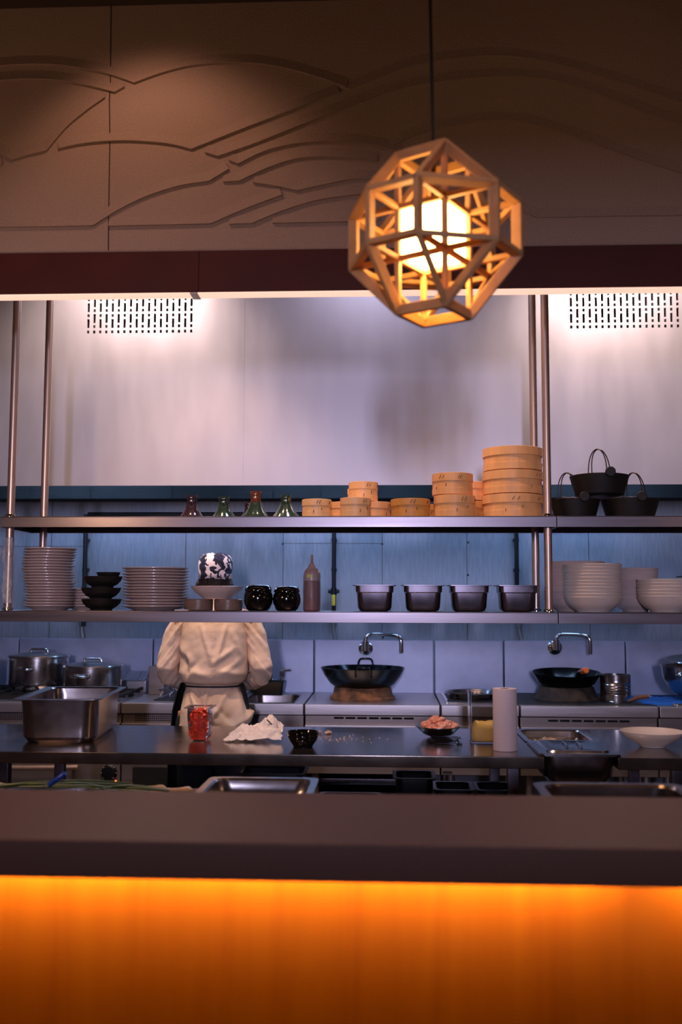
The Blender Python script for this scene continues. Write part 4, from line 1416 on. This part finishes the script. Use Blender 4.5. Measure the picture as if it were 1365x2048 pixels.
# spring onions
def onion(x0, y0, dirx, diry, L, z0, lab, k):
    rnd = random.Random(50 + k)
    t = thing('spring_onion', lab, 'spring onion', (x0, y0, z0), 0, 'spring onions behind the bar')
    d = Vector((dirx, diry, 0)).normalized()
    sgn = 1
    s = Vector((-d.y, d.x, 0))
    bl = []
    for i in range(8):
        f = i / 7
        bl.append(d * (.075 * f - .012) + Vector((0, 0, .011)))
    MB().tube(bl, [.003, .0105, .0105, .008, .0065, .006, .006, .006], 12).build('bulb', 'bulb_w', t)
    for q in range(3):
        pts, rs = [], []
        for i in range(9):
            f = i / 8
            pts.append(d * sgn * (.055 + (abs(L) - .055) * f) + s * ((q - 1) * .028 * f ** 1.5 + .012 * math.sin(f * 5 + k + q)) + Vector((0, 0, .011 + .014 * math.sin(f * PI) * (.45 + q * .25))))
            rs.append(.0055 * (1 - f * .75) + .0006)
        MB().tube(pts, rs, 8, .65).build('leaf', 'leaf', t)


yo = 2.9
LB = [('spring onion with the rightmost bulb, in front of the shallow steel pan', 384, 2.92, -.3, .014), ('spring onion with its pale bulb just left of the rightmost', 366, 2.86, -.34, .002),
      ('spring onion bulb third from the shallow steel pan', 345, 2.96, -.42, .002), ('spring onion lying frontmost in the right bunch', 352, 2.79, -.36, .0),
      ('spring onion at the back of the right bunch', 332, 3.02, -.4, .0)]
for k, (lab, px, y, L, dz) in enumerate(LB):
    onion(ax(px, y), y, -1, .04 * (k - 2), -L, ZB + .0245 + dz, lab, k)
LB = [('spring onion with pale bulb at the left edge of the picture', -28, 2.93, .42, .018), ('spring onion in front of the blue-handled knife', -2, 2.84, .42, .0),
      ('spring onion beneath the blue-handled knife', -12, 2.97, .44, .008), ('spring onion at the back of the left bunch', 4, 3.03, .4, .0), ('spring onion topmost of the left bunch', -44, 2.9, .46, .022)]
for k, (lab, px, y, L, dz) in enumerate(LB):
    onion(ax(px, y), y, 1, .04 * (k - 2), L, ZB + .0245 + dz, lab, k + 10)
# knife with a blue handle resting on the pile
a0, a1 = at(98, 1570, 2.83), at(131, 1547, 2.83)
t = thing('kitchen_knife', 'kitchen knife with blue handle tilted up out of the spring onions', 'knife', a0)
dv = (a1 - a0)
MB().tube([Vector((0, 0, 0)), dv * .5, dv * .93, dv], [.0105, .011, .0115, .008], 12, .7).build('handle', 'blue', t)
bl = MB()
du = dv.normalized()
perp = Vector((0, 1, 0))
up = du.cross(perp).normalized()
A = -du * .012
e = -du * max(.01, (a0.z - ZB - .028)) / du.z
rg_ = []
for f, wd in ((0, .016), (.5, .016), (.85, .012), (1, .002)):
    c = A * (1 - f) + e * f
    rg_.append([c + perp * .001 + up * .004, c - perp * .001 + up * .004, c - perp * .0004 - up * wd * .5, c + perp * .0004 - up * wd * .5])
bl.loft(rg_)
bl.build('blade', 'chrome', t)

# ------------------------------------------------------------------ bar counter
t = thing('bar_counter', 'brown stone bar counter with amber lit wooden front', 'bar counter', (0, Y_BAR0, 0))
zb1 = az(1768, Y_BAR0)
MB().box(XL + .02, XR - .02, 0, Y_BAR1 - Y_BAR0, zb1, Z_BAR, .004).build('countertop', 'quartz', t)
MB().box(XL + .02, XR - .02, .20, .24, .0, zb1 - .0005, .002).build('front_panel', 'panel', t)
b = MB()
xg = ax(1262, 1.80)
b.box(XL + .05, xg - .035, .156, .170, zb1 - .012, zb1 - .001)
b.build('led_strip', 'led', t)
MB().box(xg + .055, XR - .05, .156, .170, zb1 - .012, zb1 - .001).build('led_strip', 'led', t)

# ------------------------------------------------------------------ lantern
YL = 2.2
PC = at(868, 472, YL)
t = thing('pendant_lantern', 'glowing wooden lattice pendant lantern hanging before the plaster wall', 'pendant lamp', PC)
S = .1185
ang = math.radians(-31.0)
uu = Vector((math.cos(ang), math.sin(ang), 0)) * S
vv = Vector((-math.sin(ang), math.cos(ang), 0)) * S
ww = Vector((0, 0, -S))
lm = Matrix.Rotation(R(0), 3, 'X')
cen = (-.5, .5, .5)


def node(c):
    q = uu * (c[0]) + vv * (c[1]) + ww * (c[2])
    return q


H3 = (-.5, .5)
cube = [(a, b_, c) for a in H3 for b_ in H3 for c in H3]
edges = set()


def adde(p, q):
    edges.add(tuple(sorted((p, q))))


for p in cube:
    for q in cube:
        if sum(abs(a - b_) for a, b_ in zip(p, q)) == 1:
            adde(p, q)
outer = []
for axi in range(3):
    for sg in (-1.5, 1.5):
        for a in H3:
            for b_ in H3:
                c = [a, b_]
                c.insert(axi, sg)
                outer.append(tuple(c))
for p in outer:
    for q in outer:
        d2 = sum((a - b_) ** 2 for a, b_ in zip(p, q))
        if abs(d2 - 1) < 1e-6 or abs(d2 - 2) < 1e-6:
            # unit edges of the six squares, diagonals of the triangles
            if abs(d2 - 1) < 1e-6 and not any(abs(a) == 1.5 and a == b_ for a, b_ in zip(p, q)):
                continue
            if abs(d2 - 2) < 1e-6 and any(abs(a) == 1.5 and a == b_ for a, b_ in zip(p, q)):
                continue
            adde(p, q)
    for q in cube:
        if abs(sum((a - b_) ** 2 for a, b_ in zip(p, q)) - 1) < 1e-6:
            adde(p, q)
lat = {}
for p, q in sorted(edges):
    a, b_ = node(p), node(q)
    Ln = (b_ - a).length
    faces_ = [k_ for k_ in range(3) if abs(p[k_]) == 1.5 and p[k_] == q[k_]]
    diag = sum(abs(a_ - b2) for a_, b2 in zip(p, q)) > 1.5
    key = (round(Ln, 4), bool(faces_) or diag)
    if key not in lat:
        w = .0061
        wr = .0118 if key[1] else w
        o = MB().box(-wr, wr, -w, w, -Ln / 2 - w * .6, Ln / 2 + w * .6, .0012, 1).build('lattice_strut', 'lattice', t)
        lat[key] = o
    else:
        o = lat[key].copy()
        COL.objects.link(o)
        o.parent = t
    o.location = (a + b_) / 2
    o.rotation_mode = 'QUATERNION'
    dz = (b_ - a).normalized()
    inw = -((a + b_) / 2)
    xax = inw - dz * inw.dot(dz)
    if xax.length < 1e-5:
        xax = uu - dz * uu.dot(dz)
    xax.normalize()
    if sum(abs(a - b_) for a, b_ in zip(p, q)) == 1:
        cand = [k for k in (uu, vv, ww)]
        xax = cand[faces_[0]].normalized() if faces_ else [k.normalized() for k in cand if abs(k.normalized().dot(dz)) < .1][0]
    yax = dz.cross(xax)
    o.rotation_quaternion = Matrix((xax, yax, dz)).transposed().to_quaternion()
s = MB()
k = .455
mx = Matrix((uu.normalized(), vv.normalized(), Vector((0, 0, 1)))).transposed().to_4x4()
hs = S * k
for (x0, x1, y0, y1) in ((-hs, hs, -hs, -hs + .001), (-hs, hs, hs - .001, hs), (-hs, -hs + .001, -hs, hs), (hs - .001, hs, -hs, hs)):
    s.box(x0, x1, y0, y1, -hs, hs, mtx=mx)
s.box(-hs, hs, -hs, hs, hs - .001, hs, mtx=mx)
s.build('paper_shade', 'shade', t)
MB().lathe([(0, -.03), (.018, -.024), (.026, -.006), (.022, .012), (.014, .028), (.013, .04), (0, .04)], (0, 0, -.03), 24).build('bulb', 'bulb', t)
MB().tube([(0, 0, .01), (0, 0, S * 1.52)], .006, 10).build('lamp_holder', 'black_plastic', t)
MB().tube([(0, 0, S * 1.5), (-.006, .0, .6), (-.01, 0, Z_CEIL - PC.z - .001)], .0038, 10).build('cord', 'rubber', t)


# ------------------------------------------------------------------ the cook
def remesh(parts, vox, name, m, parent, smooth_it=6):
    b = MB()
    for q in parts:
        q(b)
    bmesh.ops.recalc_face_normals(b.bm, faces=b.bm.faces)
    me = bpy.data.meshes.new('tmp')
    b.bm.to_mesh(me)
    b.bm.free()
    o = bpy.data.objects.new('tmp', me)
    COL.objects.link(o)
    r = o.modifiers.new('r', 'REMESH')
    r.mode = 'VOXEL'
    r.voxel_size = vox
    s = o.modifiers.new('s', 'SMOOTH')
    s.factor = .5
    s.iterations = smooth_it
    dg = bpy.context.evaluated_depsgraph_get()
    me2 = bpy.data.meshes.new_from_object(o.evaluated_get(dg))
    bpy.data.objects.remove(o)
    me2.name = name
    me2.materials.clear()
    me2.materials.append(M[m])
    for p in me2.polygons:
        p.use_smooth = True
    o = bpy.data.objects.new(name, me2)
    COL.objects.link(o)
    o.parent = parent
    return o


def sph(c, rx, ry, rz):
    def f(b):
        q = bmesh.new()
        bmesh.ops.create_uvsphere(q, u_segments=24, v_segments=16, radius=1)
        b.add(q, Matrix.Translation(c) @ Matrix.Diagonal((rx, ry, rz, 1)))
    return f


def tb(pts, rs, flat=1.):
    def f(b):
        b.tube(pts, rs, 16, flat)
    return f


def ell(rings, n=40):
    """rings (z, hx, hy, cx, cy) or a callable z per angle"""
    def f(b):
        out = []
        for z, hx, hy, cx_, cy_ in rings:
            out.append([Vector((cx_ + hx * math.copysign(abs(math.cos(a)) ** .85, math.cos(a)), cy_ + hy * math.copysign(abs(math.sin(a)) ** .85, math.sin(a)), z(a) if callable(z) else z)) for a in [2 * PI * k_ / n for k_ in range(n)]])
        b.loft(out)
    return f


XC = ax(435, 4.85)
cook = thing('person', 'cook seen from behind in cream jacket, navy apron and camouflage cap', 'person', (XC, 4.8, 0))
PI2 = PI / 2
body = []
# trunk, neck, head (tilted down to the work)
body.append(ell([(.80, .14, .10, 0, .01), (.9, .155, .115, 0, 0), (1.02, .125, .095, 0, .01), (1.15, .135, .10, 0, .01), (1.28, .155, .105, 0, .0), (1.36, .165, .085, 0, .0), (1.40, .10, .06, 0, .01), (1.42, .055, .055, 0, .015)]))
body.append(tb([(0, .01, 1.36), (0, .02, 1.43), (0, .04, 1.5)], [.062, .052, .052]))
HC = Vector((-.012, .055, 1.565))
body.append(sph(HC, .072, .09, .098))
body.append(sph(HC + Vector((0, .045, -.05)), .052, .048, .055))
body.append(tb([HC + Vector((0, .088, .005)), HC + Vector((0, .108, -.025)), HC + Vector((0, .092, -.035))], [.008, .014, .009]))
body.append(tb([HC + Vector((-.02, .086, -.058)), HC + Vector((0, .095, -.058)), HC + Vector((.02, .086, -.058))], [.005, .009, .005]))
body.append(tb([HC + Vector((-.035, .08, .022)), HC + Vector((0, .092, .024)), HC + Vector((.035, .08, .022))], [.006, .008, .006]))
for sx in (-1, 1):
    body.append(sph(HC + Vector((sx * .073, -.005, -.012)), .01, .02, .032))
    sh, el_, wr = Vector((sx * .165, 0, 1.355)), Vector((sx * .228, -.015, 1.105)), Vector((sx * .125, .2, 1.04))
    body.append(tb([Vector((sx * .1, 0, 1.36)), sh, sh.lerp(el_, .5), el_], [.055, .056, .046, .038]))
    body.append(tb([el_, el_.lerp(wr, .35), wr], [.038, .04, .027]))
    # hand: palm and five curled fingers
    fw = Vector((-sx * .35, .93, -.12)).normalized()
    sd = Vector((sx * .9, .35, 0)).normalized()
    dn = Vector((0, .1, -1)).normalized()
    pc = wr + fw * .05
    body.append(tb([wr, wr + fw * .03, wr + fw * .085], [.026, .031, .034], .55))
    for j, (off, ln) in enumerate(((-.028, .072), (-.0095, .08), (.0095, .074), (.027, .058))):
        k0 = wr + fw * .075 + sd * off
        k1 = k0 + fw * ln * .42 + dn * .006
        k2 = k1 + (fw * .6 + dn * .8).normalized() * ln * .34
        k3 = k2 + (fw * .1 + dn).normalized() * ln * .26
        body.append(tb([k0 - fw * .03, k0, k1, k2, k3], [.009, .0095, .0088, .008, .0065]))
    th0 = wr + fw * .03 - sd * .02 + dn * .005
    body.append(tb([th0, th0 - sd * .022 + fw * .02 + dn * .012, th0 - sd * .026 + fw * .05 + dn * .02, th0 - sd * .018 + fw * .068 + dn * .026], [.012, .0115, .0098, .008]))
    hp = Vector((sx * .085, .0, .86))
    kn_, an = Vector((sx * .1, .02, .48)), Vector((sx * .105, -.01, .09))
    body.append(tb([hp + Vector((0, 0, .06)), hp, hp.lerp(kn_, .5), kn_, kn_.lerp(an, .3), an], [.09, .092, .075, .056, .058, .038]))
    body.append(tb([an + Vector((0, -.03, -.04)), an + Vector((0, .05, -.045)), an + Vector((0, .14, -.06))], [.035, .038, .026]))
remesh(body, .0055, 'body', 'skin', cook, 3)
for sx in (-1, 1):
    e_ = MB()
    q = bmesh.new()
    bmesh.ops.create_uvsphere(q, u_segments=16, v_segments=12, radius=.0125)
    e_.add(q, Matrix.Translation(HC + Vector((sx * .03, .077, .002))))
    e_.build('eye', 'eye', cook)


# trousers and shoes
def leg_cloth(sx):
    hp, kn_, an = Vector((sx * .088, .0, .9)), Vector((sx * .102, .02, .48)), Vector((sx * .107, -.01, .075))
    return tb([hp, hp + Vector((0, 0, -.06)), hp.lerp(kn_, .5), kn_, kn_.lerp(an, .5), an], [.1, .108, .094, .078, .072, .07])


remesh([leg_cloth(-1), leg_cloth(1), ell([(.84, .17, .125, 0, 0), (.98, .155, .12, 0, 0)])], .009, 'trousers', 'navy', cook, 5)
for sx in (-1, 1):
    MB().rr([(sx * .107, .06, .045, .13, .04, .002), (sx * .107, .06, .048, .135, .045, .03), (sx * .107, .05, .043, .12, .04, .06), (sx * .107, .0, .038, .06, .035, .085)]).build('shoe', 'shoe', cook)


# jacket
def hem(a):
    # right side of the back rides up
    return .775 + .10 * max(0, math.cos(a)) + .01 * math.sin(3 * a)


def hem2(a):
    return hem(a) + .04


jk = [ell([(hem, .178, .15, .014, -.012), (hem2, .19, .16, .014, -.012), (.93, .17, .14, .006, -.01), (1.0, .148, .118, -.002, -.006), (1.03, .136, .106, -.004, -.002), (1.05, .136, .106, -.004, -.002), (1.062, .156, .128, -.003, -.014),
           (1.10, .172, .138, 0, -.016), (1.2, .172, .13, .004, -.01), (1.30, .174, .12, .004, -.004), (1.365, .17, .098, 0, 0), (1.40, .125, .075, 0, .005), (1.425, .075, .066, 0, .012), (1.445, .064, .064, 0, .02)], 64)]
jacket = remesh(jk, .0062, 'jacket', 'cloth', cook, 4)
for sx in (-1, 1):
    sl = remesh([tb([Vector((sx * .125, 0, 1.352)), Vector((sx * .166, .0, 1.342)), Vector((sx * .197, -.005, 1.28)), Vector((sx * .221, -.010, 1.2)), Vector((sx * .237, -.018, 1.13)), Vector((sx * .232, .005, 1.088)), Vector((sx * .19, .09, 1.062)), Vector((sx * .14, .18, 1.046))],
                    [.045, .058, .057, .058, .06, .056, .05, .046]),
                 tb([Vector((sx * .24, -.02, 1.15)), Vector((sx * (.288 if sx < 0 else .278), -.03, 1.135 if sx < 0 else 1.17))], [.03, .008])], .0062, 'sleeve', 'cloth', cook, 3)
    for v in sl.data.vertices:
        p = v.co.copy()
        q = Vector((p.x * 6, p.y * 6, p.z * 20 + abs(p.x) * 26))
        v.co = p + v.normal * (.008 * noise.noise(q) + .005 * noise.noise(q * 2.3) + .0015 * noise.noise(p * 40))
# folds
bm = bmesh.new()
bm.from_mesh(jacket.data)
bm.normal_update()


def ridge(p, a, b_, w, h):
    """a soft fold along the segment a-b in the x-z plane of the back"""
    ab = Vector((b_[0] - a[0], b_[1] - a[1]))
    ap = Vector((p.x - a[0], p.z - a[1]))
    tt = max(0, min(1, ap.dot(ab) / ab.length_squared))
    d = (ap - ab * tt).length
    return h * math.exp(-(d / w) ** 2) * math.sin(PI * (.12 + .76 * tt))


FOLDS = [((-.05, 1.33), (.012, 1.16), .011, .010), ((.075, 1.33), (.025, 1.13), .012, .010), ((.02, 1.15), (.11, 1.22), .014, .010), ((.03, 1.12), (.15, 1.1), .016, .009), ((-.16, 1.23), (-.1, 1.16), .018, .012),
         ((-.13, 1.2), (-.115, 1.08), .016, -.012), ((.10, 1.3), (.15, 1.19), .014, .008), ((-.1, 1.12), (.0, 1.09), .016, .008), ((.155, 1.18), (.05, 1.09), .014, .007), ((-.05, 1.17), (-.12, 1.1), .015, -.009),
         ((-.1, 1.03), (-.05, .9), .012, .011), ((-.07, 1.03), (-.03, .93), .010, -.009), ((-.01, 1.035), (-.035, .93), .009, .010), ((.01, 1.035), (-.02, .9), .010, -.008), ((.09, 1.03), (.03, .92), .013, .009), ((.12, 1.03), (.16, .9), .012, .010),
         ((-.06, .93), (.05, .88), .016, .007), ((.03, .96), (.12, .88), .016, -.008), ((-.03, .86), (.06, .95), .012, .007)]
for v in bm.verts:
    p = v.co.copy()
    nn = v.normal
    dsp = .0035 * noise.noise(p * 14) + .0018 * noise.noise(p * 34)
    if nn.y < .1:
        for a, b_, w_, h_ in FOLDS:
            dsp += ridge(p, a, b_, w_, h_)
        if 1.06 < p.z < 1.42 and abs(p.x - .01) < .012:
            dsp += .0022
        if abs(p.x - .01) < .004 and p.z > 1.06:
            dsp += .0012 * math.sin(p.z * 900)
    v.co = p + nn * dsp
bm.to_mesh(jacket.data)
bm.free()
# dark band: apron ties plus painted shade of the waist crease; then the apron
b = MB()
ro, ri = [], []
n = 60
rings = []
for i in range(n):
    a = 2 * PI * i / n
    cx_, sy_ = math.copysign(abs(math.cos(a)) ** .85, math.cos(a)), math.copysign(abs(math.sin(a)) ** .85, math.sin(a))
    rings.append([Vector((-.004 + (.136 + o1) * cx_, -.002 + (.106 + o1) * sy_, z_)) for o1, z_ in ((-.004, 1.038), (.009, 1.038), (.009, 1.045), (-.004, 1.045))])
rings.append(rings[0])
b.loft(rings, False, False)
b.build('apron_tie_shade', 'navy', cook)
b = MB()
rings = []
for z_, hx_, hy_ in ((1.05, .158, .125), (1.0, .178, .15), (.92, .196, .178), (.82, .203, .19), (.65, .215, .19), (.48, .218, .19)):
    ring_o, ring_i = [], []
    for i in range(37):
        a = R(-16 + 212 * i / 36)
        ring_o.append(Vector((hx_ * math.cos(a) - .014, hy_ * math.sin(a), z_)))
        ring_i.append(Vector(((hx_ - .005) * math.cos(a) - .014, (hy_ - .005) * math.sin(a), z_)))
    rings.append(ring_o + list(reversed(ring_i)))
b.loft(rings)
b.build('apron', 'navy', cook)
# cap and hair
cap = MB()
prof = [(.0, .108), (.026, .107), (.056, .102), (.073, .087), (.081, .062), (.081, .034), (.076, .01), (.079, -.016)]
rings = []
for r_, z_ in prof[1:]:
    rings.append([HC + Vector((r_ * .98 * math.cos(2 * PI * k_ / 40) * (1 + .02 * noise.noise(Vector((k_ * .7, z_ * 30, 1)))), r_ * 1.17 * math.sin(2 * PI * k_ / 40) - .003, z_ + .008 * noise.noise(Vector((k_ * .5, z_ * 40, 5))))) for k_ in range(40)])
cap.loft(list(reversed(rings)), False, True)
o = cap.build('cap', 'camo', cook, 60)
s_ = o.modifiers.new('t', 'SOLIDIFY')
s_.thickness = .004
s_.offset = 1
o['label'] = 'white and navy camouflage cap'


def hairp(b):
    n_ = 36
    out = []
    for z_, rx_, ry_ in ((-.1, .058, .06), (-.088, .07, .075), (-.05, .079, .09), (-.015, .08, .098), (.03, .076, .093)):
        out.append([HC + Vector((rx_ * math.cos(a), ry_ * math.sin(a) * (1 if math.sin(a) < 0 else .2), z_)) for a in [2 * PI * k_ / n_ for k_ in range(n_)]])
    b.loft(out)


hair = remesh([hairp, tb([HC + Vector((.07, -.02, -.03)), HC + Vector((.086, -.03, -.045)), HC + Vector((.098, -.03, -.042))], [.02, .012, .003]), tb([HC + Vector((-.07, -.02, -.03)), HC + Vector((-.084, -.03, -.05)), HC + Vector((-.088, -.03, -.06))], [.02, .012, .004])], .005, 'hair', 'hair', cook, 2)
for v in hair.data.vertices:
    v.co.y += .006 * noise.noise(Vector((v.co.x * 90, v.co.y * 30, v.co.z * 14)))
    v.co.x += .004 * noise.noise(Vector((v.co.x * 40, v.co.y * 60, v.co.z * 14 + 7)))

for o in cook.children:
    if o.name.split('.')[0] in ('jacket', 'sleeve', 'apron', 'apron_tie_shade', 'trousers'):
        o.scale.x = .955
